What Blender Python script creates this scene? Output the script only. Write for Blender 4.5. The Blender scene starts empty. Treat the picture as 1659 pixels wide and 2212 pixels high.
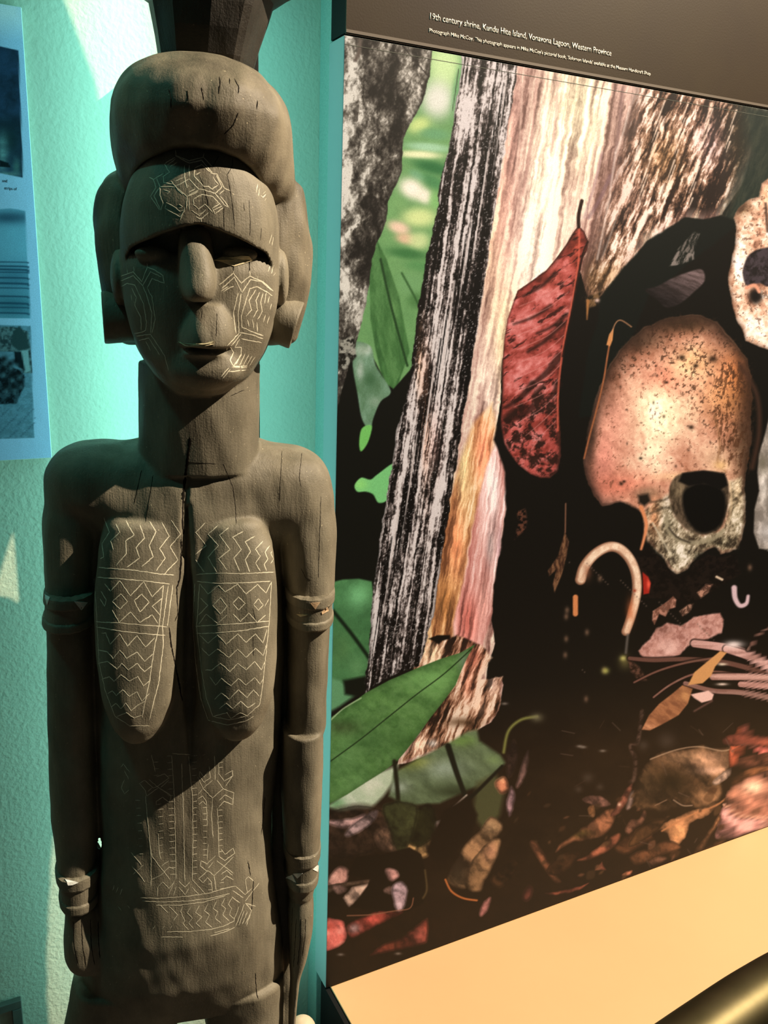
import bpy, bmesh, math, random
import numpy as np
from mathutils import Vector, Matrix
from mathutils.bvhtree import BVHTree

random.seed(7)
rng = np.random.default_rng(7)
scene = bpy.context.scene
COL = scene.collection

# ------------------------------------------------------------------ camera
# World: X runs to the right along the museum wall, Y goes into the wall, Z is up.
FPX = 1845.0                       # focal length in pixels of the 1659 x 2212 frame
CX, CY = 829.5, 1106.0
CAM = np.array([0.0, 0.0, 1.60])
AX = np.array([4508 - CX, 742 - CY, FPX]); AX /= np.linalg.norm(AX)
AD = np.array([588 - CX, 8018 - CY, FPX]); AD = AD - AX * (AX @ AD); AD /= np.linalg.norm(AD)
AY = np.cross(AX, AD)
if AY[2] < 0: AY = -AY
B = np.stack([AX, AY, -AD])        # rows: world axes in camera coordinates
right, down, fwd = B[:, 0], B[:, 1], B[:, 2]
cd = bpy.data.cameras.new('camera'); cam = bpy.data.objects.new('camera', cd); COL.objects.link(cam)
cd.sensor_fit = 'VERTICAL'; cd.sensor_height = 36.0; cd.lens = FPX / 2212 * 36.0
cd.clip_start = 0.02
cam.matrix_world = Matrix(((right[0], -down[0], -fwd[0], CAM[0]),
                           (right[1], -down[1], -fwd[1], CAM[1]),
                           (right[2], -down[2], -fwd[2], CAM[2]), (0, 0, 0, 1)))
scene.camera = cam

# ------------------------------------------------------------------ world, lights, exposure
w = bpy.data.worlds.new('gallery_world'); scene.world = w; w.use_nodes = True
w.node_tree.nodes['Background'].inputs[0].default_value = (0.30, 0.42, 0.40, 1)
w.node_tree.nodes['Background'].inputs[1].default_value = 0.03
scene.view_settings.view_transform = 'Standard'; scene.view_settings.look = 'None'
scene.view_settings.gamma = 1.0; scene.view_settings.exposure = 0.0
scene.view_settings.use_curve_mapping = False

def aim(o, target):
    o.rotation_euler = (Vector(target) - o.location).to_track_quat('-Z', 'Y').to_euler()
def spot(name, loc, target, power, color, size_deg, blend=0.4, radius=0.02):
    l = bpy.data.lights.new(name, 'SPOT'); o = bpy.data.objects.new(name, l); COL.objects.link(o)
    o.location = loc; aim(o, target); l.energy = power; l.color = color
    l.spot_size = math.radians(size_deg); l.spot_blend = blend; l.shadow_soft_size = radius
    return o
def area(name, loc, target, power, color, sx, sy):
    l = bpy.data.lights.new(name, 'AREA'); o = bpy.data.objects.new(name, l); COL.objects.link(o)
    o.location = loc; aim(o, target); l.energy = power; l.color = color
    l.shape = 'RECTANGLE'; l.size = sx; l.size_y = sy
    return o
#LIGHTS
KEY = spot('gallery_spot_warm', (3.65, -0.69, 4.72), (0.95, 1.2, 1.1), 2750, (1.0, 0.82, 0.61), 55, 0.5, 0.024)
CYA = area('gallery_cyan_light', (-0.55, 1.05, 3.0), (0.15, 1.45, 0.8), 4, (0.20, 1.0, 0.86), 0.3, 0.1)
# unseen cyan strips added to wash the wall and leave the figure's front dark
SL = area('added_cyan_strip', (0.318, 1.338, 1.12), (0.20, 1.4546, 1.12), 5.2, (0.29, 0.84, 0.84), 0.02, 1.9)
SR = area('added_cyan_strip', (0.463, 1.338, 1.12), (0.56, 1.4546, 1.12), 2.1, (0.24, 0.86, 0.88), 0.02, 1.9)

# ------------------------------------------------------------------ helpers
def ray(px, py):
    px = np.asarray(px, float); py = np.asarray(py, float)
    v = np.stack([px - CX, py - CY, np.full(np.broadcast(px, py).shape, FPX)], -1) if px.ndim else np.array([px - CX, py - CY, FPX])
    return v @ B.T
def at(px, py, Y):                 # point of the plane y = Y seen at a pixel
    d = ray(px, py); return CAM + d * (Y / d[1])
def atz(px, py, z):                # point of the plane z = z seen at a pixel
    d = ray(px, py); return CAM + d * ((z - CAM[2]) / d[2])
def project(P):                    # world points -> pixels
    q = (np.asarray(P) - CAM) @ B
    return q[..., 0] / q[..., 2] * FPX + CX, q[..., 1] / q[..., 2] * FPX + CY

def tag(o, label=None, cat=None, group=None, kind=None):
    if label: o['label'] = label
    if cat: o['category'] = cat
    if group: o['group'] = group
    if kind: o['kind'] = kind
    return o
def empty(name, loc, label=None, cat=None, group=None):
    o = bpy.data.objects.new(name, None); COL.objects.link(o); o.location = loc
    o.empty_display_size = 0.05
    return tag(o, label, cat, group)
def link_mesh(name, me, mat, parent=None, smooth=False):
    o = bpy.data.objects.new(name, me); COL.objects.link(o)
    if mat: me.materials.append(mat)
    if smooth: me.shade_smooth()
    if parent:
        o.parent = parent
        o.matrix_parent_inverse = Matrix.Translation(-Vector(parent.location))
    return o
def mesh_obj(name, verts, faces, mat, parent=None, smooth=False):
    me = bpy.data.meshes.new(name)
    me.from_pydata([tuple(map(float, v)) for v in verts], [], faces); me.update()
    return link_mesh(name, me, mat, parent, smooth)
def bm_obj(name, bm, mat, parent=None, smooth=False):
    bmesh.ops.recalc_face_normals(bm, faces=bm.faces)
    me = bpy.data.meshes.new(name); bm.to_mesh(me); bm.free()
    return link_mesh(name, me, mat, parent, smooth)
def box_bm(x0, x1, y0, y1, z0, z1, bevel=0.0, seg=2):
    bm = bmesh.new()
    bmesh.ops.create_cube(bm, size=1.0)
    for v in bm.verts:
        v.co = Vector(((x0 + x1) / 2 + v.co.x * (x1 - x0), (y0 + y1) / 2 + v.co.y * (y1 - y0), (z0 + z1) / 2 + v.co.z * (z1 - z0)))
    if bevel: bmesh.ops.bevel(bm, geom=list(bm.edges), offset=bevel, segments=seg, affect='EDGES', profile=0.5)
    return bm

# ------------------------------------------------------------------ materials
def s2l(c):
    c = np.asarray(c, float)
    if c.max() > 1.0: c = c / 255.0
    return np.where(c <= 0.04045, c / 12.92, ((c + 0.055) / 1.055) ** 2.4)
def mat(name, col=(0.5, 0.5, 0.5), rough=0.6, metal=0.0, spec=0.5, coat=0.0, var=None, scale=20, bump=0.0, bscale=60, stretch=(1, 1, 1), detail=6, mottle=0.5):
    m = bpy.data.materials.new(name); m.use_nodes = True
    nt = m.node_tree; N = nt.nodes; L = nt.links; b = N['Principled BSDF']
    b.inputs['Base Color'].default_value = (*col, 1); b.inputs['Roughness'].default_value = rough
    b.inputs['Metallic'].default_value = metal; b.inputs['Specular IOR Level'].default_value = spec
    b.inputs['Coat Weight'].default_value = coat
    tc = N.new('ShaderNodeTexCoord'); mp = N.new('ShaderNodeMapping'); mp.inputs['Scale'].default_value = stretch
    L.new(tc.outputs['Object'], mp.inputs['Vector'])
    if var is not None:
        n = N.new('ShaderNodeTexNoise'); n.inputs['Scale'].default_value = scale; n.inputs['Detail'].default_value = detail
        n.inputs['Roughness'].default_value = 0.62
        L.new(mp.outputs[0], n.inputs['Vector'])
        r = N.new('ShaderNodeValToRGB'); r.color_ramp.elements[0].position = 0.5 - mottle * 0.4; r.color_ramp.elements[1].position = 0.5 + mottle * 0.4
        r.color_ramp.elements[0].color = (*col, 1); r.color_ramp.elements[1].color = (*var, 1)
        L.new(n.outputs[0], r.inputs[0]); L.new(r.outputs[0], b.inputs['Base Color'])
    if bump:
        n2 = N.new('ShaderNodeTexNoise'); n2.inputs['Scale'].default_value = bscale; n2.inputs['Detail'].default_value = 5
        L.new(mp.outputs[0], n2.inputs['Vector'])
        bp = N.new('ShaderNodeBump'); bp.inputs['Strength'].default_value = 1.0; bp.inputs['Distance'].default_value = bump
        L.new(n2.outputs[0], bp.inputs['Height']); L.new(bp.outputs[0], b.inputs['Normal'])
    return m

def wood_mat(name, dark, light, facet=0.0012):
    m = mat(name, dark, 0.58, spec=0.35)
    nt = m.node_tree; N = nt.nodes; L = nt.links; b = N['Principled BSDF']
    tc = N['Texture Coordinate']
    mp = N['Mapping']; mp.inputs['Scale'].default_value = (1, 1, 0.45)
    def noise(sc, det, vec, rough=0.6):
        n = N.new('ShaderNodeTexNoise'); n.inputs['Scale'].default_value = sc; n.inputs['Detail'].default_value = det
        n.inputs['Roughness'].default_value = rough; L.new(vec, n.inputs['Vector']); return n.outputs[0]
    big = noise(11, 7, mp.outputs[0], 0.68)
    r = N.new('ShaderNodeValToRGB'); r.color_ramp.elements[0].position = 0.33; r.color_ramp.elements[1].position = 0.68
    r.color_ramp.elements[0].color = (*dark, 1); r.color_ramp.elements[1].color = (*light, 1)
    L.new(big, r.inputs[0])
    # pale worn flecks
    fl = noise(260, 3, tc.outputs['Object'])
    r2 = N.new('ShaderNodeValToRGB'); r2.color_ramp.elements[0].position = 0.69; r2.color_ramp.elements[1].position = 0.74
    mx = N.new('ShaderNodeMix'); mx.data_type = 'RGBA'
    L.new(fl, r2.inputs[0]); L.new(r2.outputs[0], mx.inputs[0])
    L.new(r.outputs[0], mx.inputs[6]); mx.inputs[7].default_value = (light[0] * 2.0, light[1] * 2.0, light[2] * 1.9, 1)
    L.new(mx.outputs[2], b.inputs['Base Color'])
    # grain + adze facets
    mp2 = N.new('ShaderNodeMapping'); mp2.inputs['Scale'].default_value = (1, 1, 0.07); L.new(tc.outputs['Object'], mp2.inputs['Vector'])
    grain = noise(240, 4, mp2.outputs[0])
    vo = N.new('ShaderNodeTexVoronoi'); vo.feature = 'SMOOTH_F1'; vo.inputs['Scale'].default_value = 30; vo.inputs['Smoothness'].default_value = 0.6
    L.new(mp.outputs[0], vo.inputs['Vector'])
    fine = noise(420, 4, tc.outputs['Object'])
    prev = None
    for src, dist in ((vo.outputs['Distance'], facet * 4), (grain, 0.0009), (fine, 0.0007)):
        bp = N.new('ShaderNodeBump'); bp.inputs['Strength'].default_value = 0.8; bp.inputs['Distance'].default_value = dist
        L.new(src, bp.inputs['Height'])
        if prev: L.new(prev, bp.inputs['Normal'])
        prev = bp.outputs[0]
    L.new(prev, b.inputs['Normal'])
    return m

M = {}
M['wall'] = mat('painted_plaster', (0.40, 0.43, 0.32), 0.6, spec=0.25, var=(0.48, 0.50, 0.38), scale=4, bump=0.0016, bscale=130, mottle=0.8)
M['floor'] = mat('dark_floor', (0.05, 0.045, 0.04), 0.5, var=(0.08, 0.07, 0.06), scale=9)
M['fabric'] = mat('woven_fabric', (0.20, 0.34, 0.27), 0.85, var=(0.30, 0.44, 0.36), scale=300, bump=0.001, bscale=500)
M['white_board'] = mat('white_board', (0.55, 0.66, 0.62), 0.4, bump=0.0002, bscale=200)
M['panel_side'] = mat('panel_side_canvas', (0.30, 0.36, 0.33), 0.5, bump=0.0002, bscale=200)
M['black'] = mat('black_paint', (0.006, 0.006, 0.006), 0.6, spec=0.2)
M['wood'] = wood_mat('carved_wood', (0.112, 0.100, 0.071), (0.245, 0.220, 0.160))
M['hair'] = wood_mat('carved_hair_wood', (0.068, 0.058, 0.040), (0.225, 0.196, 0.138))
M['block'] = wood_mat('carved_block_wood', (0.014, 0.012, 0.009), (0.042, 0.036, 0.027))
M['incised'] = mat('pale_incision', (0.55, 0.51, 0.38), 0.8, var=(0.80, 0.76, 0.60), scale=150)
M['crack_finger_line'] = mat('dark_line', (0.008, 0.006, 0.004), 0.9, spec=0.1)
M['shell'] = mat('nacre_inlay', (0.75, 0.78, 0.72), 0.3, var=(0.9, 0.9, 0.86), scale=90)
M['worn_inlay'] = mat('worn_inlay', (0.42, 0.26, 0.14), 0.7, var=(0.65, 0.48, 0.30), scale=200)
M['pale_edge'] = mat('pale_wood_edge', (0.50, 0.42, 0.24), 0.7, var=(0.72, 0.62, 0.40), scale=200)
M['header'] = mat('brown_header', (0.028, 0.019, 0.013), 0.42, spec=0.22, var=(0.040, 0.029, 0.015), scale=2.5, bump=0.0001, bscale=300)
M['line'] = mat('taupe_line', (0.10, 0.08, 0.06), 0.5)
M['caption'] = mat('caption_white', (0.85, 0.82, 0.74), 0.5)
M['plinth_top'] = mat('cream_plinth_top', (0.56, 0.36, 0.18), 0.5, var=(0.60, 0.385, 0.195), scale=2)
M['brass'] = mat('aged_brass', (0.085, 0.072, 0.038), 0.48, metal=1.0, var=(0.06, 0.052, 0.026), scale=18)
M['pale_wood'] = mat('pale_wood', (0.52, 0.40, 0.28), 0.6, var=(0.62, 0.50, 0.36), scale=30)
M['frame'] = mat('dark_frame', (0.05, 0.06, 0.045), 0.6, var=(0.08, 0.09, 0.07), scale=30)
M['paper'] = mat('label_paper', (0.42, 0.55, 0.48), 0.7, var=(0.30, 0.42, 0.36), scale=40)

# ------------------------------------------------------------------ the setting
YW = 1.4546            # painted wall
YP = 1.35              # front of the big print
YB = 1.408             # front of the fabric backing board
def tri(bm): return bm
bm_obj('wall_back', box_bm(-1.2, 3.6, YW, YW + 0.12, 0.0, 3.4), M['wall'])['kind'] = 'structure'
bm_obj('floor', box_bm(-1.2, 3.6, -1.0, YW + 0.12, -0.05, 0.0), M['floor'])['kind'] = 'structure'
xl = at(743, 75, YP)[0]                        # left edge of the print
ztop = at(743, 75, YP)[2]; zbot = at(703, 2135, YP)[2]
XR = 3.1

# fabric covered backing board
bb = bm_obj('backing_board_1', box_bm(at(682, 800, YW)[0] , XR + 0.05, YB + 0.0, YW, zbot - 0.30, 3.2, 0.002), M['fabric'])
bb['kind'] = 'structure'   # woven fabric covered backing board

# header board with caption
hx = at(748, 40, YP)[0]
hd = empty('header_board', (1.6, YP, 2.4), 'dark brown header board with white caption lines above the shrine print', 'sign')
bm_obj('side_core', box_bm(hx, XR, YP + 0.003, YB, ztop + 0.004, 3.0), M['black'], hd)
bm_obj('face', box_bm(hx, XR, YP, YP + 0.003, ztop + 0.002, 3.0), M['header'], hd)
bm_obj('edge_line', box_bm(hx, XR, YP - 0.0012, YP, ztop + 0.004, ztop + 0.0085), M['line'], hd)

def caption(name, text, p0, p1, cap_px, parent, Y):
    a = at(*p0, Y); b2 = at(*p1, Y)
    cu = bpy.data.curves.new(name, 'FONT'); cu.body = text; cu.size = 1.0; cu.extrude = 0.0; cu.offset = 0.003; cu.resolution_u = 3
    to = bpy.data.objects.new(name + '_tmp', cu); COL.objects.link(to)
    dg = bpy.context.evaluated_depsgraph_get(); dg.update()
    me = bpy.data.meshes.new_from_object(to.evaluated_get(dg))
    bpy.data.objects.remove(to)
    co = np.empty(len(me.vertices) * 3, np.float32); me.vertices.foreach_get('co', co); co = co.reshape(-1, 3)
    x0, x1 = co[:, 0].min(), co[:, 0].max()
    h = abs(at(p0[0], p0[1], Y)[2] - at(p0[0], p0[1] + cap_px, Y)[2]) / 0.72
    wx = (b2[0] - a[0]) / (x1 - x0)
    out = np.zeros_like(co)
    out[:, 0] = a[0] + (co[:, 0] - x0) * wx
    out[:, 1] = Y
    out[:, 2] = a[2] + (b2[2] - a[2]) * (co[:, 0] - x0) / (x1 - x0) + co[:, 1] * h
    me.vertices.foreach_set('co', out.ravel()); me.update()
    bm = bmesh.new(); bm.from_mesh(me)
    r = bmesh.ops.extrude_face_region(bm, geom=list(bm.faces))
    for v in [g for g in r['geom'] if isinstance(g, bmesh.types.BMVert)]: v.co.y += 0.0008
    bmesh.ops.recalc_face_normals(bm, faces=bm.faces)
    bm.to_mesh(me); bm.free()
    return link_mesh(name, me, M['caption'], parent)
caption('caption_line', '19th century shrine, Kundu Hite Island, Vonavona Lagoon, Western Province', (929, 41), (1320, 121), 14.5, hd, YP - 0.0008)
caption('caption_line', "Photograph Mike McCoy. This photograph appears in Mike McCoy's pictorial book, 'Solomon Islands' available at the Museum Handicraft Shop",
        (927, 69), (1405, 163), 8.8, hd, YP - 0.0008)

# plinth under the print
pl = empty('display_plinth', (1.6, 1.1, 0.0), 'low plinth with cream lit top and black sides under the shrine print', 'plinth')
zpl = zbot - 0.003
px_l = at(705, 2135, YP)[0]; px_c = atz(718, 2138, zpl)[0]
bm_obj('base', box_bm(px_l, XR, 0.82, 1.378, 0.0, zpl - 0.004), M['black'], pl)
bm_obj('top', box_bm(px_c, XR, 0.82, 1.378, zpl - 0.004, zpl, 0.0008, 1), M['plinth_top'], pl)

# brass hand rail, close to the lens on the right
rl = empty('hand_rail', (1.0, 0.5, 0.0), 'curved aged brass hand rail in the near lower right corner', 'rail')
def tube(name, pts, r, mt, parent, seg=24):
    pts = [Vector(p) for p in pts]; verts = []; faces = []
    for i, p in enumerate(pts):
        t = (pts[min(i + 1, len(pts) - 1)] - pts[max(i - 1, 0)]).normalized()
        up = Vector((0, 0, 1)) if abs(t.z) < 0.9 else Vector((1, 0, 0))
        s = t.cross(up).normalized(); q = s.cross(t)
        for k in range(seg):
            a = 2 * math.pi * k / seg; verts.append(p + (s * math.cos(a) + q * math.sin(a)) * r)
    for i in range(len(pts) - 1):
        for k in range(seg):
            faces.append((i * seg + k, i * seg + (k + 1) % seg, (i + 1) * seg + (k + 1) % seg, (i + 1) * seg + k))
    faces.append(tuple(range(seg))[::-1]); faces.append(tuple((len(pts) - 1) * seg + k for k in range(seg)))
    return mesh_obj(name, verts, faces, mt, parent, True)
RZ = 0.86; RR = 0.034
def railpt(px, py): p = atz(px, py, RZ); return (p[0], p[1], RZ)
c0 = [railpt(1270, 2420), railpt(1400, 2330), railpt(1530, 2236), railpt(1640, 2160), railpt(1760, 2093), railpt(2000, 1985), railpt(2400, 1850)]
def smooth_path(p, n=8):
    out = []
    for i in range(len(p) - 1):
        a = np.array(p[max(i - 1, 0)]); b_ = np.array(p[i]); c = np.array(p[i + 1]); d = np.array(p[min(i + 2, len(p) - 1)])
        for k in range(n):
            t = k / n
            out.append(0.5 * ((2 * b_) + (-a + c) * t + (2 * a - 5 * b_ + 4 * c - d) * t * t + (-a + 3 * b_ - 3 * c + d) * t ** 3))
    out.append(np.array(p[-1])); return out
rp = smooth_path(c0)
tube('rail', rp, RR, M['brass'], rl)
for q in (rp[2], rp[-3]):
    tube('post', [(q[0], q[1], 0.0), (q[0], q[1], 0.4), (q[0], q[1], RZ)], 0.018, M['brass'], rl, 16)

# small pale knob at the foot of the panel
kp = at(653, 2225, 1.22)
bm = bmesh.new(); bmesh.ops.create_uvsphere(bm, u_segments=28, v_segments=18, radius=0.026)
for v in bm.verts: v.co = Vector((kp[0] + v.co.x, kp[1] + v.co.y, kp[2] + v.co.z * 1.0))
kn = empty('round_finial', (kp[0], kp[1], 0), 'small pale wooden post with a rounded head low beside the plinth corner', 'finial')
bm_obj('knob', bm, M['pale_wood'], kn, True)
tube('stem', [(kp[0], kp[1], 0.0), (kp[0], kp[1], kp[2] * 0.5), (kp[0], kp[1], kp[2])], 0.013, M['pale_wood'], kn, 16)

# framed label at the lower left
fp = at(45, 2150, YW)
fl = empty('framed_label', (fp[0], YW, fp[2]), 'small dark framed label low on the wall at the left edge', 'label')
fx1 = fp[0]; fz1 = fp[2]; fx0 = fx1 - 0.20; fz0 = fz1 - 0.15; ft = 0.018
for a in ((fx0, fx1, fz1 - ft, fz1), (fx0, fx1, fz0, fz0 + ft), (fx0, fx0 + ft, fz0 + ft, fz1 - ft), (fx1 - ft, fx1, fz0 + ft, fz1 - ft)):
    bm_obj('frame_bar', box_bm(a[0], a[1], YW - 0.012, YW, a[2], a[3], 0.0015, 1), M['frame'], fl)
bm_obj('card', box_bm(fx0 + ft, fx1 - ft, YW - 0.004, YW, fz0 + ft, fz1 - ft), M['paper'], fl)

# ------------------------------------------------------------------ painting of the flat prints (colour only, stored per vertex)
def vnoise(x, y, seed):
    xi = np.floor(x).astype(np.int64); yi = np.floor(y).astype(np.int64); fx = x - xi; fy = y - yi
    fx = fx * fx * (3 - 2 * fx); fy = fy * fy * (3 - 2 * fy)
    def hsh(a, b_):
        h_ = (a * 374761393 + b_ * 668265263 + seed * 362437) & 0xffffffff; h_ = ((h_ ^ (h_ >> 13)) * 1274126177) & 0xffffffff
        return ((h_ ^ (h_ >> 16)) & 0xffff) / 65535.0
    return (hsh(xi, yi) * (1 - fx) + hsh(xi + 1, yi) * fx) * (1 - fy) + (hsh(xi, yi + 1) * (1 - fx) + hsh(xi + 1, yi + 1) * fx) * fy
def fbm(x, y, seed, octv=4, gain=.55):
    a = 0; s_ = 0; g = 1
    for o_ in range(octv): a = a + g * vnoise(x * 2 ** o_, y * 2 ** o_, seed + o_ * 17); s_ += g; g *= gain
    return a / s_
def crom(p, n=6):
    p = np.array(p, float); N_ = len(p); out = []
    for i_ in range(N_):
        a, b_, c_, d_ = p[i_ - 1], p[i_], p[(i_ + 1) % N_], p[(i_ + 2) % N_]
        for k_ in range(n):
            t = k_ / n; out.append(0.5 * ((2 * b_) + (-a + c_) * t + (2 * a - 5 * b_ + 4 * c_ - d_) * t * t + (-a + 3 * b_ - 3 * c_ + d_) * t ** 3))
    return np.array(out)
def lerp(a, b_, t): return a + (b_ - a) * t
class Painter:
    def __init__(s, X_, Y_, base):
        s.X = X_; s.Y = Y_; s.C = np.empty(X_.shape + (3,)); s.C[:] = np.array(base) / 255.0
        s.wx = (fbm(X_ / 22, Y_ / 22, 5, 4) - .5); s.wy = (fbm(X_ / 22, Y_ / 22, 55, 4) - .5)
    def win(s, x0, y0, x1, y1, m_):
        cols = np.where((s.X.max(0) > x0 - m_) & (s.X.min(0) < x1 + m_))[0]; rows = np.where((s.Y.max(1) > y0 - m_) & (s.Y.min(1) < y1 + m_))[0]
        if len(cols) == 0 or len(rows) == 0: return None
        return slice(rows[0], rows[-1] + 1), slice(cols[0], cols[-1] + 1)
    def mask(s, pts, feather=2.0, smooth=False, warp=0.0):
        P_ = crom(pts) if smooth else np.array(pts, float)
        sl = s.win(P_[:, 0].min(), P_[:, 1].min(), P_[:, 0].max(), P_[:, 1].max(), feather + abs(warp) + 2)
        if sl is None: return None, None
        x = s.X[sl] + s.wx[sl] * warp * 2; y = s.Y[sl] + s.wy[sl] * warp * 2
        dmin = np.full(x.shape, 1e9); ins = np.zeros(x.shape, bool)
        for (ax_, ay_), (bx_, by_) in zip(P_, np.roll(P_, -1, 0)):
            ex, ey = bx_ - ax_, by_ - ay_; L_ = ex * ex + ey * ey + 1e-9
            t = np.clip(((x - ax_) * ex + (y - ay_) * ey) / L_, 0, 1)
            dmin = np.minimum(dmin, (x - ax_ - t * ex) ** 2 + (y - ay_ - t * ey) ** 2)
            if ay_ != by_:
                cr_ = ((ay_ > y) != (by_ > y)) & (x < ex * (y - ay_) / (by_ - ay_) + ax_); ins ^= cr_
        d_ = np.where(ins, 1, -1) * np.sqrt(dmin)
        return sl, np.clip(0.5 + d_ / max(feather, .7), 0, 1)
    def put(s, sl, m_, col): s.C[sl] = s.C[sl] * (1 - m_[..., None]) + col * m_[..., None]
    def poly(s, pts, col, tex=None, f=2.0, smooth=False, warp=0.0, a=1.0, blobs=(), shade=None):
        sl, m_ = s.mask(pts, f, smooth, warp)
        if sl is None: return
        c_ = s.tex(sl, col, tex)
        for (bx_, by_, br, bc, *r) in blobs:
            k_ = r[0] if r else 1.0; rx_ = br[0] if isinstance(br, tuple) else br; ry_ = br[1] if isinstance(br, tuple) else br
            g = np.exp(-(((s.X[sl] - bx_) / rx_) ** 2 + ((s.Y[sl] - by_) / ry_) ** 2)) * k_
            c_ = c_ * (1 - g[..., None]) + s.mod(sl, np.array(bc) / 255.0, tex) * g[..., None]
        if shade is not None:      # printed modelling: (x0,y0,x1,y1,gain0,gain1)
            x0, y0, x1, y1, g0, g1 = shade; ex, ey = x1 - x0, y1 - y0
            t = np.clip(((s.X[sl] - x0) * ex + (s.Y[sl] - y0) * ey) / (ex * ex + ey * ey), 0, 1); c_ = c_ * lerp(g0, g1, t)[..., None]
        s.put(sl, m_ * a, np.clip(c_, 0, 1))
    def nz(s, sl, t):       # t: (angle_deg from vertical, scale along, scale across, seed, contrast)
        ang, la, lc, seed, con = t; a_ = math.radians(ang)
        x = s.X[sl]; y = s.Y[sl]; al = x * math.sin(a_) + y * math.cos(a_); ac = x * math.cos(a_) - y * math.sin(a_)
        ac = ac + s.wx[sl] * lc * 1.2
        n_ = fbm(ac / lc, al / la, seed, 5, .62); return np.clip((n_ - .5) * con + .5, 0, 1)
    def tex(s, sl, col, tex):
        c_ = np.zeros(s.X[sl].shape + (3,)) + np.array(col) / 255.0
        if tex:
            for t in tex:
                n_ = s.nz(sl, t[:5]); n_ = n_ * (t[6] if len(t) > 6 else 1.0)
                c_ = c_ * (1 - n_[..., None]) + np.array(t[5]) / 255.0 * n_[..., None]
        return c_
    def mod(s, sl, col, tex):
        c_ = np.zeros(s.X[sl].shape + (3,)) + col
        if tex:
            for t in tex:
                n_ = s.nz(sl, t[:5]) * .55 * (t[6] if len(t) > 6 else 1.0); c_ = c_ * (1 - n_[..., None]) + np.array(t[5]) / 255.0 * n_[..., None]
        return c_
    def blob(s, x, y, rx, ry, col, a=1.0, rot=0, p=1.0):
        R = max(rx, ry) * 2.2; sl = s.win(x - R, y - R, x + R, y + R, 0)
        if sl is None: return
        r_ = math.radians(rot); U_ = (s.X[sl] - x) * math.cos(r_) + (s.Y[sl] - y) * math.sin(r_); V_ = -(s.X[sl] - x) * math.sin(r_) + (s.Y[sl] - y) * math.cos(r_)
        s.put(sl, np.exp(-((U_ / rx) ** 2 + (V_ / ry) ** 2) ** p) * a, np.zeros(U_.shape + (3,)) + np.array(col) / 255.0)
    def field(s, sl, comps):     # comps: (angle, along, across, seed, weight, finer-octave gain)
        v = 0.5
        for (ang, la, lc, seed, wt, gain) in comps:
            a_ = math.radians(ang); x = s.X[sl]; y = s.Y[sl]; al = x * math.sin(a_) + y * math.cos(a_); ac = x * math.cos(a_) - y * math.sin(a_) + s.wx[sl] * lc * 1.0
            v = v + (fbm(ac / lc, al / la, seed, 4, gain) - .5) * wt
        return v
    def ramp(s, pts, comps, stops, f=2.0, warp=0.0, a=1.0, blobs=(), smooth=False, bias=()):
        sl, m_ = s.mask(pts, f, smooth, warp)
        if sl is None: return
        v = s.field(sl, comps)
        for (bx_, by_, rx_, ry_, dv) in bias: v = v + dv * np.exp(-(((s.X[sl] - bx_) / rx_) ** 2 + ((s.Y[sl] - by_) / ry_) ** 2))
        v = np.clip(v, 0, 1); t_ = [q_[0] for q_ in stops]
        c_ = np.stack([np.interp(v, t_, [q_[1][ch] / 255.0 for q_ in stops]) for ch in range(3)], -1)
        lum = 0.55 + 0.9 * v
        for (bx_, by_, br, bc, *r) in blobs:
            k_ = r[0] if r else 1.0; rx_, ry_ = br
            g = (np.exp(-(((s.X[sl] - bx_) / rx_) ** 2 + ((s.Y[sl] - by_) / ry_) ** 2)) * k_)[..., None]
            c_ = c_ * (1 - g) + np.array(bc) / 255.0 * lum[..., None] * g
        s.put(sl, m_ * a, np.clip(c_, 0, 1))
    def speck(s, pts, col, lx, ly, thr, a=1.0, f=4.0, ang=0, seed=1, sharp=14, smooth=False):
        sl, m_ = s.mask(pts, f, smooth)
        if sl is None: return
        n_ = s.field(sl, [(ang, ly, lx, seed, 1.0, .6)]); s.put(sl, m_ * np.clip((n_ - thr) * sharp, 0, 1) * a, np.zeros(n_.shape + (3,)) + np.array(col) / 255.0)
    def rim(s, pts, wd, col, a=.8, smooth=False, warp=0.0, side=None):    # printed dark turning edge inside an outline
        P_ = crom(pts) if smooth else np.array(pts, float)
        sl, m2 = s.mask(pts, 2, smooth, warp)
        if sl is None: return
        _, m_ = s.mask(pts, 2 * wd, smooth, warp); sl2 = _
        sh = np.zeros(s.X.shape); sh[sl2] = np.clip(m_ * 2 - 1, 0, 1); g = (1 - sh[sl]) ** 1.5 * m2 * a
        if side is not None: g = g * np.clip(((s.X[sl] - side[0]) * side[2] + (s.Y[sl] - side[1]) * side[3]) / side[4], 0, 1)
        s.put(sl, g, np.zeros(g.shape + (3,)) + np.array(col) / 255.0)
    def stroke(s, pts, wd, col, f=1.5, a=1.0, tex=None, w2=None):
        pts = np.array(pts, float)
        if len(pts) > 2:
            out = []
            for i_ in range(len(pts) - 1):
                A_, B_, C_, D_ = pts[max(i_ - 1, 0)], pts[i_], pts[i_ + 1], pts[min(i_ + 2, len(pts) - 1)]
                for k_ in range(6):
                    t = k_ / 6; out.append(0.5 * ((2 * B_) + (-A_ + C_) * t + (2 * A_ - 5 * B_ + 4 * C_ - D_) * t * t + (-A_ + 3 * B_ - 3 * C_ + D_) * t ** 3))
            pts = np.array(out + [pts[-1]])
        w2 = wd if w2 is None else w2; mw = max(wd, w2)
        sl = s.win(pts[:, 0].min(), pts[:, 1].min(), pts[:, 0].max(), pts[:, 1].max(), mw + f + 2)
        if sl is None: return
        x = s.X[sl]; y = s.Y[sl]; m_ = np.zeros(x.shape); n_ = len(pts) - 1
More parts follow.
